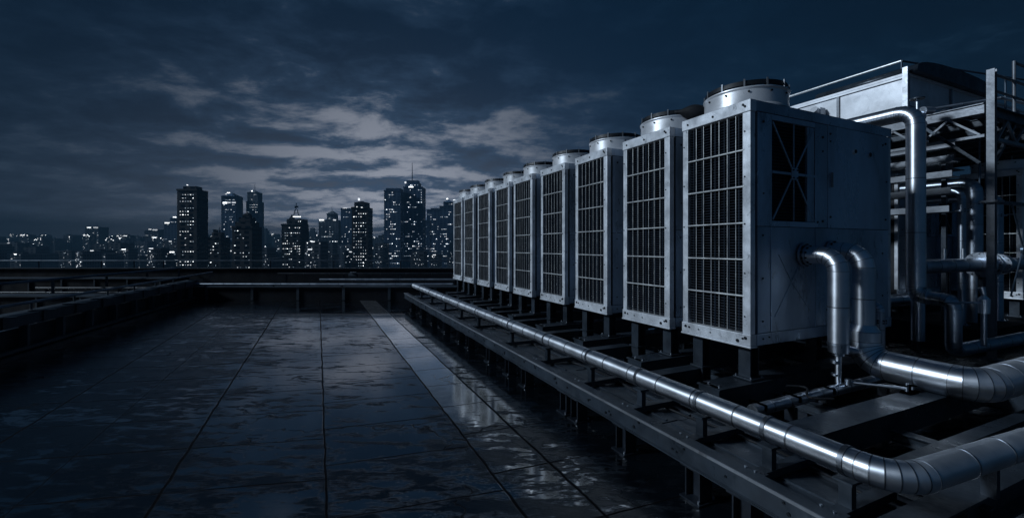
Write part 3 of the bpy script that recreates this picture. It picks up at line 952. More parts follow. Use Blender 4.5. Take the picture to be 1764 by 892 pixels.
# bulb tee towards the second pipe
mb = MB(); mb.cyl((4.62, 2.44, .66), (4.93, 2.44, .60), .06, 20, r1=.03); mb.build('branch', M_PIPE2, p1)
p2 = pipe('insulated_pipe', 'right one of the two gooseneck pipes, swelling into the fat pipe on the skid', 'pipe',
          [(5.06, UY - .012, 1.60), (5.06, 2.44, 1.60), (5.06, 2.44, .80)], .094, bend=.16, seam=.42, gores=4, k=32, mt=M_PIPE)
flange(p2, (5.06, UY - .03, 1.60), (0, 1, 0), .12, .022, 10)
# fat pipe: joined to p2 with a larger bend (same thing, own parts)
def pipe_into(root, *a, **k):
    t_ = pipe('tmp', 'x', 'x', *a, **k)
    off = t_.location.copy()
    for c in kids(t_):
        c.parent = root
        c.location = off - root.location
    bpy.data.objects.remove(t_)
pipe_into(p2, [(5.06, 2.44, .80), (5.06, 2.44, .49), (5.06, 1.60, .475), (8.4, 1.56, .475)], .142, bend=[.21, .16], seam=.30, gores=5, k=40, mt=M_PIPE, ends=False, band=.0025)
MB().cyl((5.06, 2.44, .86), (5.06, 2.44, .79), .098, 32, r1=.145, caps=False).build('reducer', M_PIPE, p2)

# header pipe low down with its drain and rods
hp = pipe('small_pipe', 'thin dark header pipe lying low on the skid, under the left gooseneck drain', 'pipe',
          [(3.28, 2.37, .29), (5.8, 2.40, .29)], .05, seam=.22, mt=M_PIPE2, k=20)
for x in (3.35, 3.8, 4.3, 5.3):
    mb = MB(); mb.beam((x, 2.30, .345), (x, 2.44, .345), .02, .01); mb.beam((x, 2.30, .30), (x, 2.30, .35), .02, .01); mb.beam((x, 2.44, .29), (x, 2.44, .35), .02, .01)
    mb.build('clamp', M_PIPE, hp)
    MB().box(x - .03, x + .03, 2.34, 2.42, .12, .237).build('support', M_STEELD, hp)
vr = thing('valve_rod', 'thin rod with clamp heads between the header pipe and the box beam', 'rod', (4.7, 2.1, .34))
MB().cyl((4.62, 2.32, .36), (4.86, 2.0, .365), .014, 10).build('rod', M_PIPE, vr)
mb = MB(); mb.cyl((4.60, 2.34, .335), (4.60, 2.34, .39), .03, 12); mb.build('clamp_head', M_PIPE2, vr)
mb = MB(); mb.box(4.78, 4.95, 1.95, 2.03, .333, .35); mb.cyl((4.82, 1.99, .35), (4.82, 1.99, .42), .012, 8); mb.cyl((4.92, 1.99, .35), (4.92, 1.99, .39), .012, 8)
mb.beam((4.80, 1.99, .40), (4.98, 1.98, .385), .016, .012); mb.build('bracket', M_PIPE2, vr)

# small goose pipe right of the fat pipe
g1 = pipe('small_pipe', 'small hooked vent pipe beside the right gooseneck, against the unit corner', 'pipe',
          [(5.55, UY - .01, 1.02), (5.55, 2.52, 1.02), (5.55, 2.52, .56)], .042, bend=.075, seam=.25, gores=4, mt=M_PIPE2, k=20)
flange(g1, (5.55, 2.52, .84), (0, 0, 1), .055, .014, 6)
flange(g1, (5.55, UY - .02, 1.02), (0, 1, 0), .06, .014, 6)

# tall riser pipes at the right
tp = pipe('insulated_pipe', 'tall thick riser pipe at the right, bent over the unit tops', 'pipe',
          [(7.5, 11.0, 3.53), (7.5, 3.0, 3.53), (7.5, 3.0, .98), (7.5, 2.86, .98)], .105, bend=[.20, .12], seam=.75, gores=5, k=36, mt=M_PIPE)
pipe_into(tp, [(7.5, 2.93, .97), (7.5, 2.62, .95), (7.5, 2.62, .30), (11.5, 2.50, .30)], .085, bend=[.11, .11], seam=.32, gores=4, k=28, mt=M_PIPE2)
tp2 = pipe('insulated_pipe', 'thinner riser pipe standing close behind the tall thick one', 'pipe',
           [(7.86, 3.12, .30), (7.86, 3.12, 3.36), (8.9, 3.5, 3.42)], .078, bend=.13, seam=.9, gores=4, k=28, mt=M_PIPE2)
flange(tp2, (7.86, 3.12, 3.15), (0, 0, 1), .11, .02, 8)
hd = pipe('insulated_pipe', 'horizontal dark header pipe at mid height between the riser and the steel column', 'pipe',
          [(7.95, 3.15, 1.36), (12.2, 2.95, 1.36)], .105, seam=.40, mt=M_PIPE2, k=28)
flange(hd, (9.7, 3.07, 1.36), (1, -.047, 0), .20, .05, 12)
flange(hd, (9.9, 3.06, 1.36), (1, -.047, 0), .20, .05, 12)
flange(hd, (10.3, 3.04, 1.36), (1, -.047, 0), .17, .12, 12)
for x in (8.6, 9.2): MB().cyl((x, 3.1, 1.46), (x, 3.1, 1.62), .018, 10).build('bleed_valve', M_PIPE, hd)
MB().cyl((8.75, 3.1, .2), (8.75, 3.1, 1.26), .02, 10).build('drop_tube', M_STEEL, hd)
MB().cyl((9.8, 3.08, 0.0), (9.8, 3.08, 1.26), .05, 12).build('stanchion', M_STEELD, hd)
vv = thing('valve', 'small bright relief valve on a thin riser, left of the steel column foot', 'valve', (7.75, 2.42, .35))
MB().cyl((7.75, 2.42, .38), (7.75, 2.42, .84), .030, 14).build('riser', M_PIPE2, vv)
MB().cyl((7.75, 2.42, .80), (7.75, 2.42, .98), .055, 18, r1=.06).build('bonnet', M_PIPE, vv)
MB().cyl((7.75, 2.42, .98), (7.75, 2.42, 1.03), .06, 18, r1=.02).build('cap', M_PIPE, vv)
MB().cyl((7.75, 2.42, 1.03), (7.74, 2.44, 1.13), .025, 12, r1=.038).build('knob', M_PIPE, vv)
MB().cyl((7.75, 2.42, .93), (7.2, 2.6, .95), .012, 8).build('sensing_line', M_PIPE2, vv)

# pipes in the dark lower right
for i, (pts, r_, lab) in enumerate((
    ([(6.7, 4.6, .52), (12.5, 4.4, .52)], .10, 'dark pipe low behind the risers, the farthest one near the floor'),
    ([(6.75, 3.6, .82), (9.3, 3.5, .82)], .085, 'short dark pipe behind the foot of the tall riser'))):
    t = pipe('roof_pipe', lab, 'pipe', pts, r_, seam=.5, mt=M_PIPE2, k=20)
    for f in (.15, .8):
        p = Vector(pts[0]).lerp(Vector(pts[1]), f)
        MB().box(p.x - .04, p.x + .04, p.y - .04, p.y + .04, 0, p.z - r_).build('support', M_STEELD, t)

# ------------------------------------------------------------------ steel platform at the right
t = thing('concrete_plinth', 'dark concrete plinth under the back row of condensers', 'plinth', (12.4, 5, 0))
MB().box(9.4, 15.4, 2.9, 8.0, 0, .352).build('slab', M_CONC, t)
sp = thing('steel_platform', 'raised steel service platform with tall column, beams and open deck at the right edge', 'platform', (11, 4.4, 0))
def column(x, y, z1, w=.085, m=M_FRAME):
    mb = MB(); mb.hsec((x, y, .012), (x, y, z1), w, w, .012, up=(1, 0, 0)); mb.box(x - .1, x + .1, y - .1, y + .1, 0, .0115)
    mb.box(x - .10, x + .10, y - .10, y + .10, 2.30, 2.33)
    mb.build('column', m, sp)
column(9.0, 2.73, 4.25, .085)
column(9.0, 6.4, 3.6); column(14.4, 2.73, 4.25); column(14.4, 6.4, 3.6); column(11.35, 6.4, 3.6, .1, M_STEEL)
mb = MB(); mb.beam((9.0, 2.80, 3.70), (9.0, 6.4, 3.70), .05, .13); mb.box(8.95, 9.08, 2.80, 6.4, 3.768, 3.78)
mb.build('edge_beam', M_FRAME, sp)
mb = MB(); mb.hsec((9.07, 2.73, 3.62), (14.4, 2.73, 3.62), .10, .16, .012); mb.build('edge_beam', M_STEEL, sp)
mb = MB(); mb.hsec((9.07, 6.4, 3.62), (14.4, 6.4, 3.62), .10, .16, .012); mb.build('edge_beam', M_STEEL, sp)
for q in range(8):
    x = 9.5 + q * .62
    mb = MB(); mb.hsec((x, 2.8, 3.60), (x, 6.35, 3.60), .06, .12, .008); mb.build('joist', M_STEEL, sp)
random.seed(3)
for q in range(13):
    y = 2.95 + q * .26
    if q in (4, 9): continue
    mb = MB(); mb.beam((9.1, y, 3.675), (14.3, y + random.uniform(-.03, .03), 3.675), .17 + random.uniform(-.05, .03), .022)
    mb.build('deck_board', M_STEEL if q % 3 else M_FRAME, sp)
# braces, bits under the deck
mb = MB(); mb.beam((9.0, 2.85, 2.9), (9.0, 3.5, 3.6), .04, .04); mb.beam((9.1, 2.73, 2.9), (9.8, 2.73, 3.53), .04, .04); mb.build('brace', M_STEEL, sp)
mb = MB(); mb.beam((8.98, 2.72, 2.31), (13.6, 2.72, 2.31), .05, .05); mb.build('cross_tie', M_STEEL, sp)
mb = MB(); mb.cyl((9.6, 2.70, 2.30), (10.5, 2.70, .9), .012, 8); mb.cyl((10.5, 2.71, 2.30), (9.6, 2.71, .9), .012, 8)
mb.cyl((10.05, 2.69, 1.6), (10.05, 2.72, 1.6), .07, 14); mb.build('rod_brace', M_RAIL, sp)
# low rail on the deck
mb = MB()
for x in (9.9, 11.0, 12.2): mb.cyl((x, 2.76, 3.70), (x, 2.76, 4.55), .022, 8)
mb.cyl((9.0, 2.76, 4.22), (14.4, 2.76, 4.32), .02, 8); mb.cyl((9.0, 2.76, 3.98), (14.4, 2.76, 4.02), .018, 8)
mb.cyl((9.9, 2.76, 4.53), (14.4, 2.76, 4.6), .02, 8)
mb.build('railing', M_FRAME, sp)
# truss along the near edge, and along the side
mb = MB(); mb.beam((9.05, 2.70, 3.22), (14.4, 2.70, 3.22), .05, .05)
for q in range(8):
    x = 9.1 + q * .65
    mb.beam((x, 2.70, 3.24), (x + .32, 2.70, 3.53), .03, .03); mb.beam((x + .32, 2.70, 3.53), (x + .64, 2.70, 3.24), .03, .03)
mb.build('truss', M_FRAME, sp)
mb = MB(); mb.beam((9.0, 2.80, 3.30), (9.0, 6.4, 3.30), .04, .04)
for q in range(5):
    y = 2.85 + q * .7
    mb.beam((9.0, y, 3.32), (9.0, y + .35, 3.63), .028, .028); mb.beam((9.0, y + .35, 3.63), (9.0, y + .7, 3.32), .028, .028)
mb.build('truss', M_FRAME, sp)
mb = MB()
for x, y in ((9.6, 4.2), (10.4, 3.3), (11.6, 3.6), (12.6, 3.2)): mb.cyl((x, y, 2.6), (x, y, 3.55), .014, 6)
mb.build('hanger_rod', M_RAIL, sp)
# pipework and dark lumps lying on the deck
t = pipe('roof_pipe', 'bent pipe stub lying on the raised platform deck', 'pipe', [(9.25, 3.35, 3.80), (10.2, 3.15, 3.80), (10.9, 3.5, 3.80)], .075, bend=.12, seam=.3, mt=M_STEEL, k=18)
t = pipe('roof_pipe', 'slim bright conduit sloping over the platform deck', 'pipe', [(8.95, 3.45, 3.86), (9.9, 2.9, 4.02), (11.2, 2.84, 4.04)], .022, bend=.1, seam=.6, mt=M_PIPE, k=12)
t = thing('valve', 'cluster of valves with bolted flanges at the top of the riser pipes', 'valve', (8.5, 3.3, 3.4))
for (x, y, z, r_, l) in ((8.35, 3.35, 3.62, .09, .14), (8.55, 3.3, 3.74, .06, .2), (8.6, 3.42, 3.55, .08, .12)):
    MB().cyl((x - l / 2, y, z), (x + l / 2, y - .03, z + .02), r_, 16).build('body', M_PIPE2, t)
MB().cyl((8.45, 3.36, 3.4), (8.45, 3.36, 3.95), .025, 10).build('stem', M_PIPE, t)
MB().cyl((8.45, 3.36, 3.93), (8.45, 3.36, 3.95), .09, 16).build('handwheel', M_STEEL, t)

# ------------------------------------------------------------------ air duct above
dk = thing('air_duct', 'big pale sheet-metal duct high up behind the first unit, with ribbed seams', 'air duct', (9.6, 6, 3.99))
mb = MB(); mb.box(9.0, 14.5, 3.72, 10.5, 4.03, 4.53); mb.build('casing', M_DUCT, dk)
mb = MB(); mb.box(8.975, 14.5, 3.70, 10.5, 4.532, 4.575); mb.box(8.972, 8.998, 3.70, 10.5, 4.49, 4.531); mb.build('top_flange', M_DUCT, dk, bevel=.004)
mb = MB(); mb.box(8.975, 14.5, 3.70, 10.5, 3.985, 4.028); mb.build('bottom_flange', M_FRAME, dk, bevel=.004)
for y in (3.70, 4.72, 5.75, 6.8, 7.9, 9.0):
    MB().box(8.97, 8.9985, y, y + .045, 4.03, 4.489).build('rib', M_FRAME, dk)
for x in (9.0, 10.5, 12, 13.5): MB().box(x, x + .05, 3.695, 3.7185, 4.03, 4.531).build('rib', M_FRAME, dk)
mb = MB(); mb.beam((8.97, 3.72, 3.78), (8.97, 3.72, 4.66), .07, .05); mb.build('corner_post', M_ALU, dk)
mb = MB(); mb.box(8.80, 8.969, 4.95, 5.12, 4.18, 4.34); mb.cyl((8.80, 5.03, 4.26), (8.72, 5.03, 4.30), .07, 14); mb.build('spigot', M_DUCT, dk, bevel=.01)
# rounded hood over the corner
mb = MB()
K = 14
pr = []
for i in range(K + 1):
    a = math.pi * i / K
    pr.append((10.6 - 1.55 * math.cos(a), 4.58 + .26 * math.sin(a) ** .6))
b0 = len(mb.v)
for (x, z) in pr:
    mb.v += [(x, 3.60, z), (x, 5.2, z)]
for i in range(K): mb.face([b0 + 2 * i, b0 + 2 * i + 2, b0 + 2 * i + 3, b0 + 2 * i + 1], 0, True)
mb.face([b0 + 2 * i for i in range(K + 1)][::-1]); mb.face([b0 + 2 * i + 1 for i in range(K + 1)])
mb.face([b0, b0 + 1, b0 + 2 * K + 1, b0 + 2 * K])
mb.build('hood', M_STEEL, dk)
# legs of the duct
for x, y in ((9.2, 8.2), (14.2, 8.2), (9.2, 10.2), (14.2, 10.2)):
    MB().box(x - .06, x + .06, y - .06, y + .06, 0, 3.984).build('leg', M_STEEL, dk)
for y in (3.9, 5.6): MB().box(9.1, 14.3, y - .05, y + .05, 3.70, 3.984).build('bearer', M_STEEL, dk)
gr = thing('guard_rail', 'bright thin guard rail cornering above the pale air duct', 'railing', (9.15, 3.85, 4.57))
mb = MB(); mb.cyl((9.15, 10.4, 4.85), (9.15, 3.85, 4.85), .022, 10); mb.build('rail', M_WIRE, gr)
mb = MB(); mb.cyl((9.15, 3.85, 4.85), (12.6, 3.26, 4.85), .016, 10); mb.build('rail', M_RAIL, gr)
for y in (3.85, 5.8, 7.6, 9.4): MB().cyl((9.15, y, 4.576), (9.15, y, 4.84), .016, 8).build('post', M_RAIL, gr)
MB().cyl((11.8, 3.4, 3.7), (11.8, 3.4, 4.84), .016, 8).build('post', M_RAIL, gr)

# duct/panels behind, between the unit tops and platform (pale strips)
t = thing('cable_tray', 'stack of grey cable trays running back beyond the risers under the platform', 'cable tray', (9.3, 5.5, 0))
for i, z in enumerate((2.22, 2.52, 2.80, 3.06, 3.30)):
    mb = MB(); mb.box(9.3 + .05 * i, 9.32 + .05 * i, 3.3, 10.0, z, z + .10); mb.box(9.321 + .05 * i, 9.7, 3.3, 10.0, z, z + .012); mb.build('tray', M_FRAME, t)
for y in (3.5, 5.9, 8.3): MB().box(9.75, 9.81, y, y + .06, 0, 3.45).build('post', M_STEEL, t)
t = thing('cable_tray', 'two grey trays above the fans of the dark back row', 'cable tray', (11, 6, 3.1))
for i, z in enumerate((3.14, 3.36)):
    mb = MB(); mb.box(11.0 + .1 * i, 11.02 + .1 * i, 3.85, 10.0, z, z + .11); mb.box(11.021 + .1 * i, 11.5, 3.85, 10.0, z, z + .012); mb.build('tray', M_FRAME, t)
for y in (6.2, 9.0): MB().box(11.45, 11.51, y, y + .06, 0, 3.4).build('post', M_STEEL, t)
for i, (x, y, r_, z1, lab) in enumerate(((10.35, 3.35, .11, 2.75, 'left one of the dark upright pipes behind the steel column'),
                                       (10.95, 3.25, .075, 2.55, 'middle slimmer one of the dark upright pipes behind the steel column'),
                                       (9.75, 3.30, .05, 2.6, 'thinnest dark upright pipe, close to the riser pair'))):
    t = pipe('roof_pipe', lab, 'pipe', [(x, y, .353), (x, y, z1), (x + .02, y + 1.0, z1 + .01)], r_, bend=.16, seam=.6, mt=M_PIPE2, k=20)
    flange(t, (x, y, z1 - .35), (0, 0, 1), r_ + .04, .02, 8)
    flange(t, (x, y, .362), (0, 0, 1), r_ + .05, .018, 8)

t = thing('equipment_cabinet', 'dark cabinet wall behind the riser pipes at the right edge', 'cabinet', (14.5, 8.6, 0))
MB().box(9.0, 19.5, 8.6, 9.6, 0, 2.7).build('casing', M_STEELD, t, bevel=.01)
for x in range(6): MB().box(9.3 + x * 1.7, 10.6 + x * 1.7, 8.57, 8.5985, .3, 2.5).build('door', M_STEEL, t)

# ------------------------------------------------------------------ city
def upx(u, D_): return (u - 882) / 730.0 * D_
def vz(v, D_): return EYE + (425 - v) / 730.0 * D_
WIN = MB(); WIN.box(-.5, .5, -.5, .5, -.5, .5)
win_me = {}
for nm, m_ in (('dim', E1), ('mid', E2), ('hot', E3)):
    me = bpy.data.meshes.new('lit_window'); me.from_pydata(WIN.v, [], WIN.f); me.materials.append(m_); win_me[nm] = me
YAWM = -YAW
def win(root, r, D_, z, w, h, kind, name='lit_window'):
    o = bpy.data.objects.new(name, win_me[kind]); COL.objects.link(o)
    o.parent = root
    p = Vector(fr(r, D_ - .15, z)) - root.location
    o.location = p; o.rotation_euler = (0, 0, YAWM); o.scale = (w, .6, h)

def tower(label, D_, tiers, fac, lit, n, seed, crown=None, mast=None, rows=.35, cat='tower', depth=None, vmin=None):
    """tiers: (u0, u1, vtop, vbottom or None) measured on the skyline"""
    rng = random.Random(seed)
    u0 = min(t_[0] for t_ in tiers); u1 = max(t_[1] for t_ in tiers)
    root = thing('tower' if cat == 'tower' else 'building', label, cat, fr(upx((u0 + u1) / 2, D_), D_, GZ))
    dep = depth or max(12, (upx(u1, D_) - upx(u0, D_)) * .8)
    base_w = upx(u1, D_) - upx(u0, D_)
    faces = []
    zprev = GZ
    for i, (a, c, vt) in enumerate(tiers):
        r0, r1 = upx(a, D_), upx(c, D_)
        z1 = vz(vt, D_)
        inset = (base_w - (r1 - r0)) / 2
        mb = MB(); fbox(mb, r0, r1, D_ + max(0, min(inset, dep * .35)), D_ + dep - max(0, min(inset, dep * .35)), zprev, z1)
        mb.build('shaft' if i == 0 else 'setback', fac, root)
        faces.append((r0, r1, zprev, z1, D_ + max(0, min(inset, dep * .35))))
        if z1 - zprev > 14:   # cornice
            mb = MB(); q = faces[-1][4]
            fbox(mb, r0 - .4, r1 + .4, q - .4, q + 1.2, z1 - 1.2, z1 + .3); mb.build('cornice', fac, root)
        zprev = z1
    if crown:
        for (a, c, v0, v1, kind) in crown:      # lit crown strips, or 'roof' pyramids
            r0, r1 = upx(a, D_), upx(c, D_)
            if kind == 'roof':
                mb = MB(); rc = (r0 + r1) / 2; hw = (r1 - r0) / 2
                dm = D_ + dep / 2
                b_ = len(mb.v)
                mb.v += [fr(r0, dm - hw, vz(v0, D_)), fr(r1, dm - hw, vz(v0, D_)), fr(r1, dm + hw, vz(v0, D_)), fr(r0, dm + hw, vz(v0, D_)), fr(rc, dm, vz(v1, D_))]
                for q in ((0, 1, 4), (1, 2, 4), (2, 3, 4), (3, 0, 4), (3, 2, 1, 0)): mb.face([b_ + i for i in q])
                mb.build('roof', fac, root)
            else:
                win(root, (r0 + r1) / 2, D_, (vz(v0, D_) + vz(v1, D_)) / 2, r1 - r0, abs(vz(v1, D_) - vz(v0, D_)), kind, 'crown_light')
    if mast:
        for (u, v0, v1, wpx) in mast:
            r_ = upx(u, D_); w_ = wpx / 730 * D_ / 2
            MB().cyl(fr(r_, D_ + dep / 2, vz(v0, D_)), fr(r_, D_ + dep / 2, vz(v1, D_)), w_, 6, r1=w_ * .5).build('mast', F_GREY, root)
    cell_w, cell_h = 2.0, 2.6
    pix = D_ / 730.0
    cw = max(cell_w, 2.4 * pix); ch = max(cell_h, 4.2 * pix)
    placed = 0; used = set(); tries = 0
    hot = lit
    while placed < n and tries < n * 14:
        tries += 1
        r0, r1, z0, z1, dq = rng.choices(faces, weights=[(f[1] - f[0]) * (f[3] - max(f[2], vz(470, D_))) if f[3] > vz(470, D_) else 0.01 for f in faces])[0]
        z0 = max(z0, vz(474, D_))
        nc = int((r1 - r0 - 1.5) / cw); nr = int((z1 - z0 - 2) / ch)
        if nc < 1 or nr < 1: continue
        zi = int(nr * (rng.random() ** 1.25)); ci = rng.randrange(nc)
        run = 1
        if rng.random() < rows: run = rng.randint(2, 4)
        for k in range(run):
            if ci + k >= nc or placed >= n: break
            key = (round(r0), ci + k, zi, round(z0))
            if key in used: continue
            used.add(key)
            x = r0 + (r1 - r0 - nc * cw) / 2 + (ci + k + .5) * cw
            z = z0 + 1.5 + (zi + .5) * ch
            q = rng.random()
            kind = 'hot' if q < hot * .5 else ('mid' if q < .25 + hot else 'dim')
            win(root, x, dq, z, min(cw * .72, pix * rng.uniform(.7, 1.5)), min(ch * .6, pix * rng.uniform(.7, 1.2)), kind)
            placed += 1
    return root

tower('slim distant block with two bright roof lights above the low left lights', 1100, [(147, 170, 391)], F_LOW, .2, 26, 1, crown=[(150, 157, 393, 391, 'hot'), (161, 169, 393, 391, 'mid')], mast=[(158, 391, 384, .8)])
tower('squat block with a lit roof line, left of the stepped pair', 1100, [(249, 272, 397), (252, 270, 395)], F_LOW, .2, 34, 2, crown=[(256, 261, 396, 394, 'mid'), (263, 271, 397, 395, 'mid')])
tower('stepped blue block close on the left of the tallest black slab', 850, [(282, 306, 384)], F_BLUE, .2, 26, 3, crown=[(284, 292, 385, 383, 'hot')])
tower('rounded block top half hidden behind the black slab', 950, [(293, 312, 376)], F_BLUE, .2, 10, 4, crown=[(298, 304, 375, 373, 'hot'), (293, 312, 376, 370, 'roof')])
tower('wide black slab tower with a stepped flat top, tallest of the left group', 330, [(305, 339, 326), (311, 333, 320)], F_NEAR, .30, 70, 5, rows=.5, crown=[(322, 324, 319.5, 318, 'mid')])
tower('low black block with two small turrets between slab and domed tower', 350, [(351, 380, 409), (360, 375, 400), (361, 365, 395)], F_NEAR, .2, 16, 6, mast=[(370, 400, 391, 3.0)])
tower('domed blue tower with a bright band near its top', 760, [(381, 406, 338)], F_BLUE, .30, 85, 7, crown=[(381, 406, 338, 331, 'roof'), (384, 391, 351, 348, 'hot'), (391, 397, 350, 348, 'mid'), (400, 406, 350, 348, 'mid'), (391, 396, 333, 331.5, 'hot'), (388, 391, 335, 333.8, 'mid')])
tower('ragged black gothic tower tapering to a point, almost unlit', 300, [(400, 434, 390), (403, 431, 382), (407, 427, 374), (411, 423, 369)], F_NEAR, .15, 22, 8, rows=.1, crown=[(412, 422, 369, 364, 'roof')])
tower('slim pale tower with a needle, right of the black gothic one', 780, [(424, 445, 347), (425, 443, 331)], F_GREY, .30, 75, 9, crown=[(427, 441, 331, 327, 'roof'), (433, 435, 330, 328, 'hot')], mast=[(434, 330, 315, 1.0)])
tower('small faint tower far behind, left of the lattice-mast tower', 1500, [(447, 459, 397), (449, 457, 393)], F_GREY, .1, 5, 10)
tower('black tower with a lattice mast on its roof and a lower left wing', 420, [(485, 519, 386), (492, 519, 377)], F_NEAR, .30, 62, 11, crown=[(492, 500, 377, 368, 'roof'), (505, 518, 374, 372.8, 'hot')])
# lattice mast
lm = thing('radio_mast', 'lattice mast with dish on the roof of the black middle tower', 'mast', fr(upx(510, 424), 424, vz(377, 424)))
mb = MB()
for (a0, a1) in ((504.5, 508.5), (516.5, 512)):
    mb.beam(fr(upx(a0, 424), 424, vz(377, 424)), fr(upx(a1, 424), 424, vz(361, 424)), .65, .65)
for v_, a, c in ((372, 506, 515), (367, 507.3, 514), (361, 508, 512.5)):
    mb.beam(fr(upx(a, 424), 424, vz(v_, 424)), fr(upx(c, 424), 424, vz(v_, 424)), .5, .5)
mb.beam(fr(upx(510.3, 424), 424, vz(361, 424)), fr(upx(510.3, 424), 424, vz(350, 424)), .65, .65)
mb.build('lattice', F_GREY, lm)
mb = MB(); mb.cyl(fr(upx(508, 424), 423.5, vz(357, 424)), fr(upx(513, 424), 425, vz(356, 424)), 1.3, 10, r1=.7); mb.build('dish', F_GREY, lm)
tower('small bullet-shaped tower far away, right of the lattice mast', 1400, [(532, 542, 399), (533.5, 540, 393)], F_GREY, .1, 4, 12)
tower('grey art-deco tower with shoulders, dome and spire, brightly lit left shoulder', 820, [(549, 583, 379), (559, 575, 368)], F_GREY, .30, 78, 13, crown=[(559, 575, 368, 362, 'roof'), (550, 558, 380, 378, 'hot'), (574, 579, 380, 378, 'mid')], mast=[(566, 364, 355, 1.0)])
tower('narrow grey block in the shadow of the art-deco tower', 900, [(576, 588, 389)], F_GREY, .1, 10, 14)
tower('flat-topped blue tower directly left of the black domed one', 820, [(587, 607, 359)], F_BLUE, .25, 38, 15, crown=[(591, 598, 359, 357.8, 'mid')])
tower('black tower with a stepped crown and beacon, middle of the skyline', 360, [(606, 634, 357), (609, 630, 348)], F_NEAR, .35, 76, 16, rows=.55, crown=[(611, 628, 348, 345, 'roof'), (617, 620, 345.5, 341.5, 'mid'), (614, 616, 357, 355.8, 'mid'), (622, 625, 358, 356.8, 'mid')])
tower('broad dark blue tower directly left of the tallest antenna tower', 640, [(661.5, 690, 328), (664, 689, 324)], F_BLUE, .35, 92, 17, rows=.6)
tower('tallest blue tower with a rounded top and long antenna', 660, [(695, 728, 322), (697, 721, 314), (699, 719, 310)], F_BLUE, .35, 92, 18, rows=.45, crown=[(704, 712, 323, 321, 'hot'), (697, 700, 316, 313, 'mid')], mast=[(707, 310, 278, 1.8)])
tower('grey infill block between the two big blue towers', 760, [(689, 697, 350)], F_GREY, .2, 10, 19)
tower('blue block with a low stepped roof, right of the antenna tower', 720, [(735, 757, 361), (741, 755, 358)], F_BLUE, .25, 46, 20)
tower('dark blue tower with a gabled top and beacon, last before the condensers', 720, [(757, 783, 355), (763, 781, 348)], F_BLUE, .30, 64, 21, crown=[(763, 781, 348, 343, 'roof'), (769, 772, 343.5, 341.5, 'hot')])
tower('narrow tower half hidden by the farthest condenser', 760, [(781, 800, 355)], F_BLUE, .25, 20, 22, crown=[(781, 787, 346, 344, 'hot')])
tower('low dark block left of the gap beside the antenna tower', 700, [(727, 740, 380)], F_BLUE, .2, 14, 23)
tower('rounded low hall far away between black tower and blue tower', 1200, [(636, 660, 415), (640, 655, 411)], F_GREY, .2, 12, 24, crown=[(643, 646, 409, 407.5, 'mid')])

# low blocks filling the city, many
rng = random.Random(77)
low_blocks = []
for i in range(215):
    u = rng.uniform(-120, 860) if i < 140 else rng.uniform(-60, 480)
    D_ = rng.choice((420, 560, 700, 900, 1150, 1400, 1700, 2100)) * rng.uniform(.9, 1.1)
    hot_zone = 1.0 if u > 450 else .75
    vt = rng.uniform(404, 428) + (700 / D_) * rng.uniform(4, 18)
    if D_ > 1000: vt = rng.uniform(402, 414)
    if u < 250: vt = max(vt, 404)
    wpx = rng.uniform(9, 26) * (1.2 if D_ < 800 else .9)
    root = thing('building', '', 'building', fr(upx(u, D_), D_, GZ), 'low city blocks along the horizon')
    r0, r1 = upx(u - wpx / 2, D_), upx(u + wpx / 2, D_)
    z1 = vz(vt, D_)
    mb = MB(); fbox(mb, r0, r1, D_, D_ + rng.uniform(14, 30), GZ, z1)
    hut = rng.random() < .6
    if hut:
        a = rng.uniform(.1, .5); c = a + rng.uniform(.2, .4)
        fbox(mb, r0 + (r1 - r0) * a, r0 + (r1 - r0) * c, D_ + 3, D_ + 10, z1, z1 + rng.uniform(1, 2.6) / 730 * D_)
    tone = rng.random() < .7
    mb.build('block', F_LOW if tone else F_GREY, root)
    pix = D_ / 730
    nl = rng.randint(4, 8)
    for k in range(nl):
        v_ = rng.uniform(vt + 1.5, 470)
        w_ = pix * rng.uniform(.7, 1.6)
        win(root, rng.uniform(r0 + w_, r1 - w_), D_, vz(v_, D_), w_, pix * rng.uniform(.6, 1.2), rng.choices(('dim', 'mid', 'hot'), (6, 4, 1.4))[0])
    rl = rng.random() < .35
    low_blocks.append((u, root, wpx, tone, hut, rl, nl, D_, vt))
    if rl:
        win(root, (r0 + r1) / 2, D_, z1 - pix * .8, pix * rng.uniform(2.5, min(8, wpx * .6)), pix * rng.uniform(1.0, 1.8), rng.choice(('mid', 'hot')), 'roof_light')

MARKS = [(-130, 'beyond the left picture edge'), (0, 'near the left picture edge'), (80, 'left of the slim distant block'), (147, 'beside the slim distant block'),
         (200, 'left of the squat lit-roof block'), (249, 'by the squat lit-roof block'), (282, 'near the tallest black slab'), (340, 'left of the domed blue tower'),
         (381, 'near the domed blue tower'), (424, 'near the needle tower'), (460, 'left of the lattice mast'), (500, 'near the lattice mast'), (530, 'right of the lattice mast'),
         (560, 'near the art-deco tower'), (600, 'near the beacon tower'), (636, 'right of the beacon tower'), (661, 'near the broad blue tower'), (695, 'near the antenna tower'),
         (730, 'right of the antenna tower'), (760, 'near the gabled tower'), (790, 'behind the farthest condensers'), (830, 'hidden by the condenser row')]
ORD = ['', 'second ', 'third ', 'fourth ', 'fifth ', 'sixth ', 'seventh ', 'eighth ', 'ninth ']
cnt = {}
for (u, root, wpx, tone, hut, rl, nl, D_, vt) in sorted(low_blocks, key=lambda q_: q_[0]):
    place = [m_[1] for m_ in MARKS if m_[0] <= u][-1]
    lab = ('narrow ' if wpx < 15 else 'wide ' if wpx > 21 else '') + ('dark ' if tone else 'grey ') + ('near ' if D_ < 600 else 'far ' if D_ > 1300 else '') + 'low block' + \
          (' with roof light' if rl else ' with rooftop hut' if hut else '') + ' ' + place
    n_ = cnt.get(lab, 0); cnt[lab] = n_ + 1
    root['label'] = ORD[n_] + lab

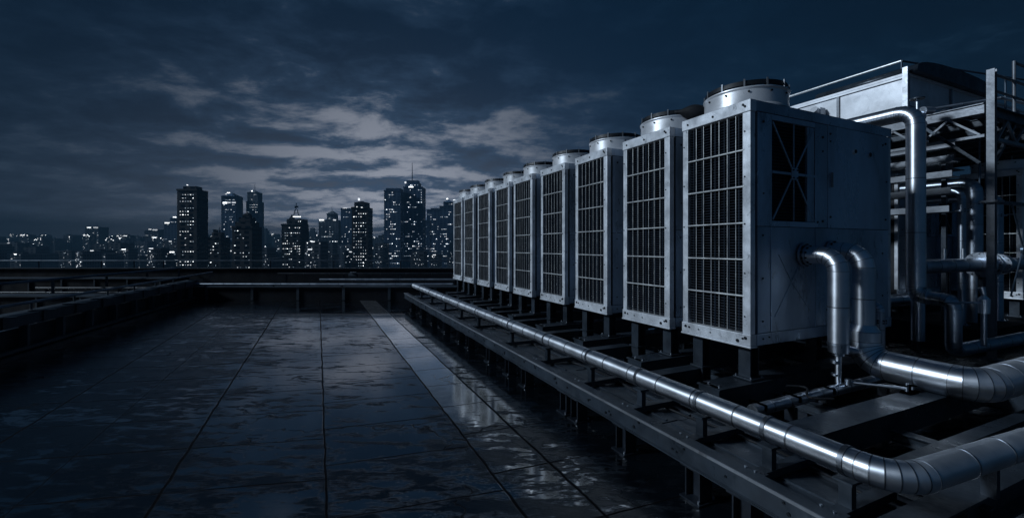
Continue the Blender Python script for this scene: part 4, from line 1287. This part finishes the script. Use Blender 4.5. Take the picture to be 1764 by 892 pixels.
# countless faint window lights on the low blocks and far lights, as one mass
for nm, m_, n_, lo, hi in (('block_lights', E2, 2400, .28, .70), ('far_lights', E3, 520, .5, 1.1)):
    mb = MB()
    far = [q_ for q_ in low_blocks if q_[7] > 900]; left_blocks = [q_ for q_ in low_blocks if q_[0] < 330 and q_[7] > 700]
    for i in range(n_):
        q_ = rng.choice(low_blocks if nm == 'block_lights' else far)
        if q_[0] > 330 and rng.random() < .4: q_ = rng.choice(left_blocks)
        D_ = q_[7] - .3
        u = q_[0] + rng.uniform(-.47, .47) * q_[2]
        vt_ = q_[8]
        v_ = rng.uniform(vt_ + 1, 468) if nm == 'block_lights' else vt_ + rng.uniform(-.3, 3)
        z = max(GZ + 4, vz(v_, D_)); s_ = D_ / 730 * rng.uniform(lo, hi)
        x, y, _ = fr(upx(u, D_), D_)
        b_ = len(mb.v)
        mb.v += [(x + s_, y, z), (x - s_, y, z), (x, y + s_, z), (x, y - s_, z), (x, y, z + s_), (x, y, z - s_)]
        for q in ((0, 2, 4), (2, 1, 4), (1, 3, 4), (3, 0, 4), (2, 0, 5), (1, 2, 5), (3, 1, 5), (0, 3, 5)): mb.face([b_ + j for j in q])
    o = mb.build(nm, m_)
    o['kind'] = 'stuff'; o['label'] = 'countless small white lights scattered through the distant city' if nm == 'block_lights' else 'band of brighter far lights along the horizon'
    o['category'] = 'city lights'

# ------------------------------------------------------------------ haze over the city
hz = MB(); hz.box(-3600, 3600, -3600, 3600, GZ - 1.6, 150)
hm = bpy.data.materials.new('thin_haze'); hm.use_nodes = True
hn = hm.node_tree; hn.nodes.clear()
pv = hn.nodes.new('ShaderNodeVolumePrincipled'); ho = hn.nodes.new('ShaderNodeOutputMaterial')
pv.inputs['Color'].default_value = (.052, .118, .185, 1); pv.inputs['Density'].default_value = .0008; pv.inputs['Anisotropy'].default_value = .0
hn.links.new(pv.outputs[0], ho.inputs['Volume'])
ho_ = hz.build('haze', hm); ho_['kind'] = 'stuff'
ho_['label'] = 'thin blue evening haze over the city'; ho_['category'] = 'haze'
g0 = bpy.data.objects['ground']; g0.scale = (.5, .5, 1)
